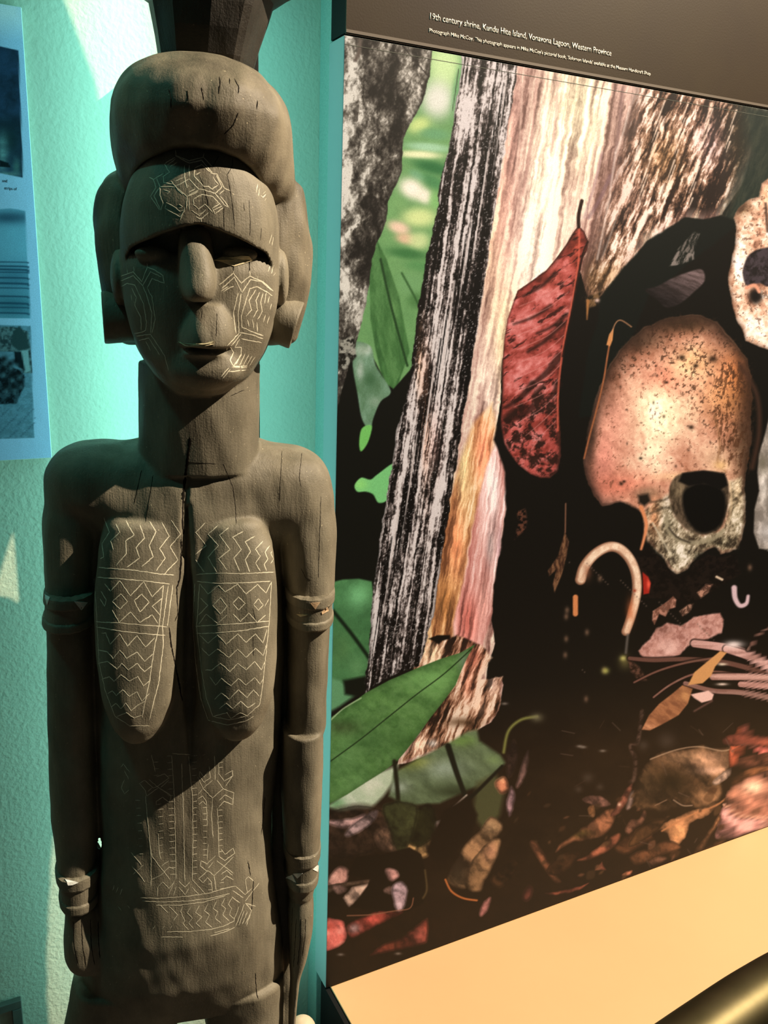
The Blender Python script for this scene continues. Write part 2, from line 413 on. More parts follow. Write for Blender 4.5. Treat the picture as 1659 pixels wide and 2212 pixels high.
        for i_ in range(n_):
            (ax_, ay_), (bx_, by_) = pts[i_], pts[i_ + 1]; ex, ey = bx_ - ax_, by_ - ay_
            t = np.clip(((x - ax_) * ex + (y - ay_) * ey) / (ex * ex + ey * ey + 1e-9), 0, 1)
            d_ = np.sqrt((x - ax_ - t * ex) ** 2 + (y - ay_ - t * ey) ** 2); ww = wd + (w2 - wd) * (i_ + t) / n_
            m_ = np.maximum(m_, np.clip((ww / 2 - d_) / f + .5, 0, 1))
        s.put(sl, m_ * a, s.tex(sl, col, tex))

def print_grid(x0, x1, z0, z1, nx, nz, Y, xlist=None):
    xs = np.array(xlist) if xlist is not None else np.linspace(x0, x1, nx); zs_ = np.linspace(z1, z0, nz)
    Xg, Zg = np.meshgrid(xs, zs_); Pw = np.stack([Xg, np.full_like(Xg, Y), Zg], -1); return Pw, *project(Pw)
def sheet(name, Pw, C_, mt, parent, gain=1.0):
    nz_, nx_ = Pw.shape[:2]; idx = np.arange(nz_ * nx_).reshape(nz_, nx_)
    Q_ = np.stack([idx[1:, :-1], idx[1:, 1:], idx[:-1, 1:], idx[:-1, :-1]], -1).reshape(-1, 4)
    me = bpy.data.meshes.new(name); me.vertices.add(nz_ * nx_); me.vertices.foreach_set('co', Pw.reshape(-1).astype(np.float32))
    me.loops.add(Q_.size); me.loops.foreach_set('vertex_index', Q_.astype(np.int32).ravel())
    me.polygons.add(len(Q_)); me.polygons.foreach_set('loop_start', np.arange(0, Q_.size, 4, dtype=np.int32)); me.update(calc_edges=True)
    at_ = me.color_attributes.new('print', 'FLOAT_COLOR', 'POINT')
    L_ = np.ones((nz_ * nx_, 4), np.float32); L_[:, :3] = np.clip(s2l(np.clip(C_.reshape(-1, 3), 0, 1)) * np.array(gain), 0, .95); at_.data.foreach_set('color', L_.ravel())
    return link_mesh(name, me, mt, parent)
def print_mat(name, rough, coat=0.0, bump=0.0, bscale=200, spec=0.4):
    m = mat(name, (0.5, 0.5, 0.5), rough, spec=spec, coat=coat, bump=bump, bscale=bscale); nt = m.node_tree
    a_ = nt.nodes.new('ShaderNodeAttribute'); a_.attribute_name = 'print'; n_ = nt.nodes.new('ShaderNodeTexNoise'); n_.inputs['Scale'].default_value = 700; n_.inputs['Detail'].default_value = 2
    nt.links.new(nt.nodes['Texture Coordinate'].outputs['Object'], n_.inputs['Vector'])
    mr = nt.nodes.new('ShaderNodeMapRange'); mr.inputs[1].default_value = .3; mr.inputs[2].default_value = .7; mr.inputs[3].default_value = .86; mr.inputs[4].default_value = 1.14
    nt.links.new(n_.outputs[0], mr.inputs[0])
    vm = nt.nodes.new('ShaderNodeVectorMath'); vm.operation = 'SCALE'; nt.links.new(a_.outputs['Color'], vm.inputs[0]); nt.links.new(mr.outputs[0], vm.inputs['Scale'])
    nt.links.new(vm.outputs[0], nt.nodes['Principled BSDF'].inputs['Base Color']); return m

PRINT_GAIN = (0.80, 0.85, 1.02)     # ink mixed against the warm gallery light
pp = empty('shrine_print', (1.6, YP, 1.2), 'large box mounted colour print of a skull, wood and leaves right of the figure', 'picture')
bm_obj('panel_box', box_bm(xl, XR, YP, YB, zbot, ztop, 0.0022, 3), M['panel_side'], pp)
cols = [at(px, 1106, YP)[0] for px in np.arange(722.5, 1664, 1.75)]
cols = [c_ for c_ in cols if c_ > xl + .0012]; cols = [xl + .0012] + cols + list(np.linspace(cols[-1] + .01, XR - .002, 60))
Pw, GX, GY = print_grid(0, 0, zbot + .001, ztop - .0008, 0, 1230, YP - .0004, cols)
pa = Painter(GX, GY, (13, 12, 9))
G = pa
V = lambda la, lc, seed, con, col, k=1.0, ang=0: (ang, la, lc, seed, con, col, k)
# dark forest floor tone towards the bottom
G.poly([(680,1600),(1700,1500),(2600,1300),(2600,2300),(680,2300)], (24,16,9), [V(60,60,3,2.2,(34,24,14))], f=160)
G.poly([(690,1980),(1000,1960),(1700,1700),(1700,2300),(690,2300)], (32,21,12), [V(40,40,4,2.0,(22,15,9))], f=80)
# background foliage between the trunks
G.poly([(700,60),(1020,100),(1000,300),(960,520),(905,760),(860,870),(800,960),(700,1000)], (116,166,104), [V(60,40,6,1.6,(88,138,84),.7)], f=3)
for (x_, y_, rx_, ry_, c_, a_, ro) in ((960,140,40,60,(196,226,164),1,0),(945,215,36,42,(222,226,214),1,0),(990,190,12,60,(104,160,108),.9,10),(905,270,26,18,(196,220,140),1,-20),(940,290,34,13,(104,160,112),1,5),(925,318,50,10,(160,206,168),1,5),
     (905,334,50,9,(232,238,190),1,3),(935,362,44,14,(44,108,60),1,14),(935,392,34,14,(74,136,84),1,30),(900,378,18,10,(110,166,122),.9,30),(890,408,30,22,(250,244,228),1,30),(918,424,20,16,(250,244,226),.9,30),(940,432,14,22,(130,190,112),.8,0),(862,440,18,14,(118,166,104),.9,0),
     (905,470,40,22,(210,228,156),1,0),(862,492,26,14,(236,206,180),1,20),(878,516,24,12,(232,190,160),.9,10),(905,520,24,20,(206,224,160),.9,0),(880,548,44,12,(60,116,64),1,8),(905,575,30,12,(84,142,84),.9,8),(890,612,30,26,(110,160,104),.9,0),(900,650,20,18,(70,118,64),.8,0)):
    G.blob(x_, y_, rx_, ry_, c_, a_, ro, 1.6)
G.poly([(815,520),(835,560),(862,640),(885,760),(860,830),(838,870),(812,760),(800,690),(800,600)], (72,122,66), [V(30,8,9,2.0,(50,92,48),1,8)], f=3, blobs=[(850,660,(12,70),(100,150,88))])
G.poly([(795,560),(815,525),(838,640),(868,800),(850,840),(820,745),(800,660)], (84,132,76), [V(30,8,19,2.0,(58,104,54),1,8)], f=2)
G.stroke([(822,560),(842,650),(866,740),(880,790)], 5, (30,62,30), 3)
G.stroke([(868,590),(900,650),(915,690)], 4, (45,85,42), 4)
G.poly([(700,760),(770,745),(800,760),(835,830),(850,840),(885,800),(905,760),(890,900),(860,1100),(820,1260),(700,1300)], (10,12,8), f=3)
G.poly([(765,742),(785,740),(803,752),(812,790),(840,835),(842,852),(822,868),(806,905),(800,930),(782,905),(772,850),(762,790)], (118,156,130), [V(30,14,12,1.8,(80,118,84))], f=3, smooth=True, blobs=[(785,755,(18,12),(222,230,222)),(778,800,(8,22),(190,205,195)),(812,868,(14,12),(150,176,156)),(800,820,(14,16),(52,92,58))])
G.poly([(782,925),(803,920),(795,955),(780,975),(776,955)], (112,190,96), f=3, smooth=True)
G.poly([(766,1048),(780,1032),(800,1036),(815,1025),(852,1001),(850,1040),(838,1078),(818,1086),(806,1068),(790,1062),(772,1062)], (118,196,122), f=3, smooth=True, blobs=[(778,1046,(16,14),(140,216,120))])
G.poly([(700,1262),(740,1252),(775,1250),(803,1256),(808,1300),(800,1400),(790,1470),(760,1495),(700,1500)], (78,134,82), [V(40,40,14,1.6,(56,100,60))], f=4, blobs=[(775,1290,(26,30),(120,190,130)),(735,1400,(26,40),(84,128,76)),(770,1440,(20,24),(98,150,96)),(740,1490,(30,16),(20,34,18)),(722,1330,(10,30),(64,116,72))])
G.stroke([(718,1318),(760,1370),(800,1425)], 8, (14,30,16), 5)
G.poly([(700,1460),(735,1470),(770,1500),(735,1525),(700,1545)], (96,150,104), f=8)
G.poly([(742,1470),(790,1460),(800,1488),(770,1505),(745,1500)], (10,16,9), f=8)
# grey trunk at the left
gt = [(700,40),(755,56),(937,84),(928,165),(915,212),(900,245),(884,270),(872,300),(868,345),(868,372),(852,405),(838,438),(833,480),(824,505),(812,535),(802,560),(800,610),(790,660),(772,735),(758,780),(740,840),(725,900),(700,900)]
G.ramp(gt, [(-14,60,22,21,1.7,.6),(10,16,9,23,1.1,.7),(0,5,4,24,.7,.7)], [(0,(24,22,19)),(.3,(52,48,43)),(.52,(86,82,74)),(.75,(140,136,126)),(1,(214,211,200))], f=2, warp=3,
       bias=[(762,150,20,80,.45),(750,260,22,90,.4),(748,420,18,90,.35),(745,600,26,80,.35),(845,160,50,50,-.1),(850,290,30,90,-.3),(800,420,30,70,-.25),(760,520,22,40,-.2),(905,170,25,60,-.05),(880,220,40,40,-.12),(770,640,16,60,.1)])
G.rim(gt, 14, (26,24,20), .7, warp=3, side=(760,300,1,0,60))
G.stroke([(870,100),(925,165)], 2.5, (34,30,26)); G.stroke([(778,88),(776,110),(768,130)], 8, (90,80,72), 5)
G.poly([(735,735),(765,725),(770,770),(745,800),(730,790)], (150,150,138), [V(8,8,33,5,(24,24,20))], f=5)
# light wood: big weathered trunk
wood_poly = [(1112,108),(1250,136),(1450,171),(1660,206),(1720,216),(1640,300),(1622,360),(1600,405),(1575,440),(1560,465),(1520,474),(1480,470),(1430,500),(1398,520),(1375,548),(1350,575),(1320,610),(1298,640),(1270,644),(1260,610),(1246,560),(1200,580),(1160,605),(1120,640),(1098,690),(1084,780),(1080,870),
             (1070,930),(1078,985),(1085,1040),(1092,1100),(1080,1190),(1066,1260),(1062,1340),(1070,1390),(1055,1430),(1050,1470),(1082,1462),(1088,1480),(1078,1530),(1062,1560),(1040,1572),(1010,1588),(980,1600),(960,1612),(925,1632),(880,1648),(858,1652),(862,1635),(900,1590),(930,1550),(900,1450),(905,1400),(930,1300),(960,1100),(1000,900),(1040,650),(1060,450),(1090,300),(1100,200)]
G.ramp(wood_poly, [(-9,420,10,31,1.5,.55),(-9,160,30,32,1.3,.55),(-12,60,4,33,.7,.6),(0,6,4,34,.35,.6)], [(0,(112,78,70)),(.25,(160,122,112)),(.5,(196,160,148)),(.75,(224,200,184)),(1,(244,236,214))], f=2, warp=2,
       bias=[(1240,220,60,150,.25),(1185,330,40,190,.28),(1140,560,40,170,.3),(1110,620,20,200,.2),(1120,300,26,150,-.2),(1160,230,10,80,-.35),(1330,250,30,120,-.25),(1300,420,40,120,-.05),(1280,600,40,60,-.3)],
       blobs=[(1250,230,(60,150),(228,226,184),.65),(1180,380,(44,190),(226,220,190),.5),(1110,300,(16,150),(196,150,138),.5),(1060,520,(22,200),(206,172,140),.6),(1085,420,(26,180),(222,168,148),.5),(1092,760,(24,120),(214,200,150),.7),(1062,860,(24,110),(222,204,190),.6),(1150,560,(30,150),(240,228,212),.5),
              (1360,260,(34,110),(206,176,164),.6),(1400,330,(50,120),(160,124,104),.7),(1320,520,(50,100),(186,150,132),.6),(1285,610,(24,46),(160,124,70),.8)])
sl_pts = [(1385,160),(1660,206),(1720,216),(1640,300),(1622,360),(1600,405),(1575,440),(1560,465),(1520,474),(1480,470),(1430,500),(1398,520),(1350,575),(1300,640),(1270,640),(1290,560),(1310,460),(1345,350),(1375,260)]
G.ramp(sl_pts, [(-22,70,9,41,2.6,.6),(-22,26,4.5,43,1.8,.65),(0,9,9,44,.8,.6),(-20,120,50,45,1.0,.5)], [(0,(30,22,18)),(.3,(84,60,46)),(.55,(136,104,82)),(.72,(184,150,128)),(.88,(228,204,184)),(1,(250,238,224))], f=50, warp=4, a=.96,
       bias=[(1560,340,60,110,-.3),(1610,300,50,90,-.4),(1470,290,50,70,.0),(1340,480,40,100,.2),(1390,250,30,60,.25),(1500,450,60,30,-.25),(1560,250,60,30,.05),(1420,430,50,50,-.05)],
       blobs=[(1440,340,(46,50),(150,112,70),.6),(1540,300,(40,60),(140,112,116),.5),(1600,300,(40,80),(70,66,48),.7),(1360,430,(40,60),(166,130,116),.4),(1330,600,(40,30),(150,118,66),.5)])
G.poly([(1600,218),(1720,240),(1720,460),(1560,480),(1580,420),(1612,330)], (30,40,34), [V(30,8,47,3,(56,60,48),.6,-20)], f=34)
for i_ in range(46):
    x_ = 1385 + (i_ * 37 % 215); y_ = 215 + (i_ * 71 % 230); l_ = 16 + (i_ * 13 % 34)
    if x_ + (y_ - 225) * .55 < 1625: G.stroke([(x_, y_), (x_ - l_ * .36, y_ + l_)], 3.0 + i_ % 2, (232,210,188), 2, .75, w2=1)
for i_ in range(30):
    x_ = 1350 + (i_ * 53 % 230); y_ = 230 + (i_ * 91 % 260); l_ = 10 + (i_ * 17 % 24)
    if x_ + (y_ - 225) * .55 < 1600: G.stroke([(x_, y_), (x_ - l_ * .4, y_ + l_)], 5, (58,40,32), 4, .55, w2=2)
for (x_, y_, x2, y2, w_, c_) in ((1345,190,1318,400,5,(130,102,98)),(1318,380,1272,470,8,(128,100,104)),(1360,230,1330,330,3,(246,234,222)),(1330,330,1290,560,3,(244,230,218)),(1375,330,1300,560,2,(230,212,196)),(1160,170,1130,420,5,(206,164,152)),(1205,175,1190,330,4,(200,160,150)),(1130,160,1110,420,3,(240,212,194)),(1098,250,1074,520,3,(190,146,130)),(1300,330,1262,470,5,(170,140,142)),(1255,330,1246,430,3,(206,190,170)),(1180,600,1215,560,16,(190,160,150))):
    G.stroke([(x_, y_), ((x_ + x2) / 2 + 3, (y_ + y2) / 2), (x2, y2)], w_, c_, 5, .65)
# orange and red lower streaks of the trunk
G.ramp([(1062,870),(1072,930),(1058,1000),(1040,1100),(1015,1240),(990,1340),(960,1420),(900,1440),(925,1320),(945,1230),(965,1110),(990,1000),(1020,920)], [(-10,200,8,51,1.8,.6),(-10,40,5,52,1.2,.65)], [(0,(110,66,40)),(.3,(168,112,72)),(.55,(206,154,102)),(.8,(232,196,146)),(1,(248,228,190))], f=10, warp=3,
       blobs=[(1045,980,(18,70),(220,138,104)),(1000,1000,(12,90),(214,190,140)),(985,1180,(20,80),(206,134,92)),(960,1300,(24,60),(176,120,70))])
G.ramp([(1075,960),(1090,1020),(1092,1100),(1080,1190),(1066,1260),(1060,1340),(1040,1400),(1010,1430),(985,1420),(978,1350),(1000,1260),(1020,1140),(1040,1050),(1060,980)], [(-9,260,8,53,1.7,.55),(-9,60,4,54,.9,.6)], [(0,(150,84,78)),(.3,(196,130,120)),(.55,(222,168,160)),(.8,(240,206,200)),(1,(252,240,238))], f=6, warp=3,
       blobs=[(1066,1060,(14,80),(246,232,230)),(1060,1180,(14,60),(236,208,204)),(1010,1340,(26,70),(196,112,100)),(1045,1300,(10,60),(206,150,140)),(1080,1200,(8,60),(150,120,124))])
G.ramp([(905,1395),(985,1370),(1040,1390),(1062,1420),(1040,1470),(1085,1462),(1080,1520),(1060,1560),(1010,1588),(960,1612),(860,1650),(900,1590),(940,1530),(960,1480),(900,1470),(892,1440)], [(-18,90,10,57,2.4,.6),(-25,26,6,58,1.6,.65)], [(0,(34,22,16)),(.28,(94,62,44)),(.5,(150,108,84)),(.75,(204,164,136)),(1,(244,222,200))], f=5, warp=6,
       blobs=[(930,1410,(26,24),(206,176,140),.7),(1020,1420,(20,30),(190,110,90),.8),(1010,1480,(14,30),(186,120,96),.7),(900,1610,(26,16),(222,180,156),.8),(935,1606,(10,8),(250,240,228)),(1065,1480,(12,22),(216,186,170),.8),(1040,1530,(14,26),(200,160,136),.6),(1000,1560,(40,10),(60,42,26),.8)])
G.poly([(925,1380),(945,1372),(972,1372),(972,1380),(955,1384),(948,1392),(935,1384)], (14,10,7), f=3)
# dark furrowed bark
bark = [(998,92),(1050,104),(1122,118),(1112,190),(1098,260),(1090,330),(1080,380),(1070,450),(1058,530),(1048,600),(1036,680),(1024,750),(1014,830),(1000,900),(992,960),(980,1030),(972,1090),(962,1150),(952,1220),(944,1280),(935,1330),(925,1370),(912,1420),(905,1438),(862,1452),(830,1468),(808,1480),(790,1497),(788,1470),(796,1420),(800,1370),(804,1310),(806,1270),(815,1215),(822,1160),(830,1110),(838,1050),(850,990),(858,930),(872,880),(884,820),(892,760),(900,700),(905,650),(915,600),(922,550),(935,500),(944,450),(950,400),(965,330),(980,270),(986,210),(996,160)]
BS = [(0,(8,7,7)),(.34,(22,19,18)),(.5,(50,44,42)),(.66,(98,90,87)),(.85,(164,155,152)),(1,(216,210,208))]
G.ramp(bark, [(-8.5,330,8.5,61,2.0,.5),(-8.5,230,4.2,63,2.1,.6),(-8.5,120,40,65,1.7,.5),(-8,14,6,67,1.0,.65),(0,4,3.5,68,.7,.6)], BS, f=2, warp=4,
       bias=[(1040,200,60,60,.1),(1090,220,14,120,.12),(985,520,14,200,-.3),(960,640,12,160,-.2),(1010,400,14,120,-.15),(975,560,20,50,.1),(960,760,16,50,.35),(880,1120,26,100,.08),(930,830,26,90,-.18),(850,1200,14,160,.35),(812,1330,12,140,.5),(880,1180,22,120,-.15),(900,1400,40,60,-.15),(920,1300,24,80,.1),(1030,560,12,200,.08),(905,700,10,120,-.15),(870,880,10,80,-.1)],
       blobs=[(920,900,(10,150),(190,140,112),.45),(905,760,(8,90),(190,140,100),.35),(940,960,(12,60),(196,150,140),.3)])
for i_ in range(70):
    x0_ = lerp(1000, 1112, (i_ * .381) % 1); t = (i_ * 0.6180339) % 1; y0_ = 150 + t * 1120; xs_ = x0_ - (y0_ - 140) * .148 - 8; l_ = 90 + (i_ * 29 % 170)
    G.stroke([(xs_, y0_), (xs_ - l_ * .07, y0_ + l_ * .5), (xs_ - l_ * .15, y0_ + l_)], 2.0 + i_ % 4 * .8, ((9,8,7),(206,198,194),(8,7,6))[i_ % 3], 1.6, .7, w2=1)
G.rim(bark, 7, (10,9,8), .5, warp=4, side=(1040,600,-1,0,60))
G.speck(bark, (222,216,212), 3.2, 4, .66, .5, ang=0, seed=69, sharp=14)
# dark gap and shadows right of the wood
G.poly([(1560,466),(1520,474),(1480,470),(1430,500),(1398,520),(1375,548),(1340,585),(1310,625),(1296,645),(1290,700),(1270,760),(1250,900),(1300,900),(1400,640),(1500,560),(1600,480)], (12,17,14), f=6, warp=2)
G.poly([(1500,545),(1490,520),(1462,545),(1445,575),(1470,572),(1500,560)], (120,112,106), [V(20,5,71,4.5,(24,28,24),1,-25)], f=3)
G.poly([(1462,540),(1500,500),(1512,505),(1496,548)], (96,90,84), [V(20,4,72,4.5,(24,28,24),1,-25)], f=3)
G.poly([(1394,627),(1420,618),(1450,602),(1480,590),(1515,582),(1522,606),(1500,630),(1470,655),(1440,664),(1420,648)], (104,88,88), [V(30,6,73,3,(56,46,44),.8,70)], f=4, smooth=True, shade=(1440,650,1480,580,.35,1.1))
G.poly([(1265,642),(1300,630),(1290,660),(1272,665)], (110,84,56), [V(10,6,74,4,(30,24,16))], f=5)
G.stroke([(1270,650),(1268,690)], 7, (156,108,62), 3, w2=2); G.blob(1290, 649, 5, 4, (206,180,168))
# red leaf
leaf = [(1250,487),(1262,500),(1271,522),(1268,540),(1260,556),(1250,600),(1240,650),(1228,700),(1218,760),(1208,820),(1206,880),(1210,930),(1211,985),(1204,1018),(1188,1032),(1168,1032),(1146,1024),(1120,1004),(1098,978),(1086,952),(1080,925),(1084,880),(1086,840),(1085,790),(1090,730),(1096,690),(1110,650),(1118,628),(1150,606),(1180,584),(1200,560),(1222,530),(1240,500)]
G.ramp(leaf, [(-58,60,24,81,1.1,.55),(-50,14,10,83,.7,.6)], [(0,(84,34,28)),(.35,(140,58,50)),(.6,(184,90,84)),(.85,(216,134,130)),(1,(232,166,162))], f=2,
       bias=[(1120,720,30,70,.25),(1105,820,24,50,.3),(1160,650,50,30,.1),(1180,780,30,60,.05),(1150,960,30,30,.15),(1240,560,20,60,-.05)], blobs=[(1245,530,(16,50),(150,60,42),.7),(1185,600,(40,24),(150,66,52),.5)])
lb_ = [(1084,905),(1120,870),(1160,840),(1196,806),(1214,790),(1210,850),(1206,930),(1211,985),(1204,1018),(1168,1032),(1120,1004),(1090,960)]
G.speck(lb_, (34,20,15), 15, 15, .47, .9, f=14, seed=85, ang=-50, sharp=7); G.speck(leaf, (44,20,16), 8, 26, .60, .85, f=6, seed=86, ang=-58, sharp=9)
for (a0, a1, b0, b1, w_) in ((1092,880,1150,830,16),(1150,830,1208,770,18),(1140,760,1214,700,12),(1110,700,1190,660,8),(1092,910,1150,880,16),(1160,720,1222,680,9),(1185,860,1206,830,16),(1130,640,1200,590,9)):
    G.stroke([(a0, a1), ((a0 + b0) / 2 + 2, (a1 + b1) / 2 + 5), (b0, b1)], w_ * .5, (36,18,14), 6, .75, w2=w_)
G.rim(leaf, 12, (36,18,12), .7, side=(1150,800,1,0,60)); G.rim(leaf, 5, (40,22,16), .7)
for i_ in range(11):
    y_ = 600 + i_ * 31; G.stroke([(1230 - (y_ - 610) * .10, y_), (1185 - (y_ - 610) * .06, y_ + 34), (1122 - i_ * 1.6 + max(0, i_ - 7) * 14, y_ + 62)], 1.8, (212,146,140), 1.4, .45)
G.stroke([(1251,490),(1250,560),(1236,650),(1218,740),(1206,840),(1205,930)], 4, (196,92,72), 2, .8); G.stroke([(1250,490),(1250,465),(1257,434)], 8, (40,22,16), 2); G.stroke([(1270,522),(1256,560),(1232,690),(1215,770)], 4, (26,14,10), 2, .8)
G.poly([(1096,1016),(1066,950),(1080,900),(1090,960),(1120,1008)], (14,12,10), f=5)
# main skull
dome = [(1262,1010),(1266,970),(1275,915),(1285,870),(1300,830),(1318,790),(1340,755),(1368,728),(1400,706),(1440,690),(1480,683),(1515,684),(1545,697),(1568,722),(1590,748),(1612,775),(1620,810),(1622,860),(1618,900),(1622,950),(1612,1000),(1606,1040),(1608,1080),(1610,1130),(1600,1165),(1590,1182),(1578,1190),(1560,1196),(1548,1180),(1520,1190),(1500,1195),(1497,1212),(1486,1228),(1464,1238),(1444,1222),(1430,1200),(1412,1180),(1398,1165),(1392,1140),(1395,1110),(1378,1098),(1362,1088),(1340,1082),(1318,1088),(1300,1092),(1286,1072),(1272,1046)]
G.ramp(dome, [(30,60,34,91,.55,.5),(20,14,10,93,.4,.6),(0,4,4,94,.22,.6)], [(0,(112,70,50)),(.3,(178,120,94)),(.55,(214,160,134)),(.8,(240,206,176)),(1,(254,244,208))], f=7, warp=4,
       bias=[(1425,900,70,80,.3),(1410,990,50,60,.3),(1480,790,60,40,.2),(1460,700,70,22,-.5),(1370,745,50,26,-.35),(1310,820,26,70,-.3),(1610,840,22,90,-.45),(1580,960,40,60,-.1),(1275,950,12,80,-.5)],
       blobs=[(1425,890,(70,60),(240,232,190),.6),(1440,820,(50,34),(200,112,88),.6),(1500,780,(50,36),(232,190,130),.6),(1480,698,(70,20),(110,84,54),.85),(1390,735,(50,24),(120,96,74),.7),(1590,820,(36,80),(206,120,62),.8),(1560,860,(50,50),(214,154,96),.6),
              (1606,960,(24,90),(120,92,66),.85),(1300,1000,(34,90),(220,140,124),.75),(1340,1050,(70,26),(218,128,104),.8),(1330,900,(40,60),(214,150,130),.6),(1272,920,(18,80),(96,76,60),.9),(1550,990,(46,36),(206,180,146),.6),(1400,1065,(34,16),(140,116,92),.8),
              (1440,1130,(40,36),(178,172,150),.8),(1415,1110,(14,34),(210,132,88),.8),(1470,1195,(36,30),(190,186,172),.85),(1592,1100,(16,56),(196,178,140),.8),(1480,1030,(60,10),(220,184,140),.8),(1550,1170,(40,14),(120,116,92),.8)])
top = [(1290,850),(1340,757),(1400,706),(1480,683),(1545,697),(1590,748),(1622,800),(1624,900),(1612,1000),(1540,960),(1480,860),(1400,800),(1330,830)]
G.speck(top, (66,44,30), 6, 7, .60, .75, f=30, seed=95, sharp=16); G.speck(dome, (110,70,52), 5, 6, .66, .6, f=10, seed=96, sharp=14); G.speck([(1540,760),(1620,800),(1622,1000),(1600,1040),(1560,1000),(1540,900)], (74,46,28), 5, 16, .52, .7, f=20, seed=97, ang=-6)
G.rim(dome, 52, (46,32,24), .9, warp=4, side=(1440,900,-.35,-1,130)); G.rim(dome, 34, (50,34,24), .85, warp=4, side=(1560,850,1,0,50)); G.rim(dome, 26, (54,38,32), .85, warp=4, side=(1340,950,-1,.1,60))
for i_ in range(30):
    a_ = i_ * 2.39996; r_ = math.sqrt(i_ / 30); G.blob(1450 + r_ * 140 * math.cos(a_) + (i_ % 7) * 3, 880 + r_ * 160 * math.sin(a_), 2 + i_ % 2, 1.6 + (i_ * 5) % 3, (58,38,28), .7)
for (x_, y_, r_) in ((1493,923,6),(1473,772,7),(1503,790,6),(1540,775,9),(1440,826,4),(1384,990,4),(1342,1045,5),(1348,1040,4)): G.blob(x_, y_, r_, r_ * .8, (38,26,18), .9)
G.stroke([(1545,900),(1555,960),(1550,1000),(1568,1020)], 4, (130,92,60), 5, .7)
lowf = [(1392,1104),(1412,1086),(1446,1066),(1456,1110),(1480,1140),(1520,1155),(1556,1146),(1572,1110),(1572,1040),(1600,1030),(1608,1080),(1610,1130),(1592,1182),(1562,1194),(1546,1180),(1520,1190),(1498,1210),(1486,1228),(1464,1238),(1430,1204),(1398,1165)]
G.ramp(lowf, [(-30,24,10,191,1.7,.6),(10,8,6,192,1.1,.65)], [(0,(34,30,22)),(.3,(96,90,70)),(.55,(158,150,124)),(.8,(206,200,176)),(1,(240,236,220))], f=10, warp=5, a=.85,
       bias=[(1465,1200,26,24,.2),(1590,1070,12,40,.2),(1430,1130,20,30,.05),(1545,1170,40,12,-.25),(1500,1170,30,10,-.2)], blobs=[(1412,1120,(12,40),(206,130,84),.6),(1594,1060,(12,40),(206,180,140),.5)])
G.stroke([(1410,1130),(1430,1165),(1450,1200)], 4, (214,206,180), 4, .7); G.stroke([(1404,1110),(1440,1096),(1460,1108)], 5, (60,54,42), 5, .6); G.stroke([(1576,1040),(1580,1090),(1572,1130)], 5, (226,200,160), 5, .6)
G.poly([(1448,1046),(1462,1028),(1490,1020),(1530,1018),(1560,1024),(1572,1040),(1574,1080),(1566,1120),(1552,1145),(1520,1155),(1490,1148),(1468,1128),(1452,1100),(1446,1070)], (92,78,62), [V(18,9,97,3,(46,38,28))], f=5, smooth=True, blobs=[(1465,1060,(14,20),(140,124,96)),(1480,1150,(24,14),(120,108,88))])
G.poly([(1474,1070),(1488,1052),(1514,1044),(1548,1050),(1566,1070),(1566,1110),(1550,1140),(1518,1152),(1494,1136),(1478,1106)], (6,6,5), f=8, smooth=True)
G.poly([(1466,1040),(1474,1022),(1520,1016),(1566,1022),(1572,1048),(1556,1058),(1520,1044),(1488,1050)], (10,9,8), f=5)
G.stroke([(1438,1120),(1446,1148),(1466,1166),(1500,1172),(1540,1164),(1562,1146)], 9, (150,142,116), 5, .8); G.stroke([(1445,1140),(1462,1160),(1490,1172)], 4, (44,38,30), 4, .8)
G.poly([(1378,1070),(1400,1066),(1406,1082),(1392,1094),(1380,1086)], (28,24,18), f=8); G.stroke([(1385,1096),(1396,1130),(1392,1160),(1385,1186)], 9, (212,138,94), 4, w2=5); G.stroke([(1406,1085),(1440,1078),(1456,1060)], 4, (60,50,36), 5, .7)
G.blob(1556, 1005, 14, 10, (226,186,130), .9)
G.poly([(1400,1180),(1430,1210),(1446,1230),(1466,1246),(1490,1234),(1500,1215),(1530,1198),(1560,1204),(1590,1195),(1600,1240),(1500,1300),(1380,1290),(1360,1220)], (12,9,7), [V(8,8,98,5,(60,44,34),.25)], f=4)
G.stroke([(1600,790),(1634,850),(1640,930),(1625,1010)], 10, (60,40,30), 8, .8)
# second skull, upper right
sk2 = [(1700,380),(1660,384),(1645,395),(1640,425),(1618,430),(1596,450),(1586,470),(1592,500),(1586,540),(1578,575),(1573,600),(1580,640),(1590,690),(1606,715),(1612,735),(1640,750),(1700,765)]
G.ramp(sk2, [(20,30,20,101,1.1,.6),(0,9,8,103,.9,.65)], [(0,(120,80,62)),(.35,(196,150,122)),(.6,(232,198,170)),(.85,(250,236,220)),(1,(255,250,240))], f=3, warp=3,
       bias=[(1612,500,18,22,.4),(1594,570,14,60,.45),(1600,450,22,16,-.5),(1640,700,50,30,.3)], blobs=[(1600,450,(24,18),(110,90,62),.7),(1650,420,(16,30),(214,160,124),.7)])
G.speck(sk2, (80,54,40), 5, 6, .62, .6, f=8, seed=104); G.rim(sk2, 12, (90,64,50), .6, warp=3)
G.poly([(1612,560),(1625,545),(1650,536),(1700,536),(1700,625),(1660,620),(1640,612),(1614,618),(1604,590)], (30,26,26), [V(10,8,105,3.5,(74,64,70),.7)], f=4, smooth=True); G.blob(1632, 640, 16, 18, (22,18,16), 1, p=2); G.stroke([(1612,622),(1630,616),(1640,630)], 7, (214,150,120), 4); G.stroke([(1654,440),(1658,500)], 6, (60,44,34), 4, .8)
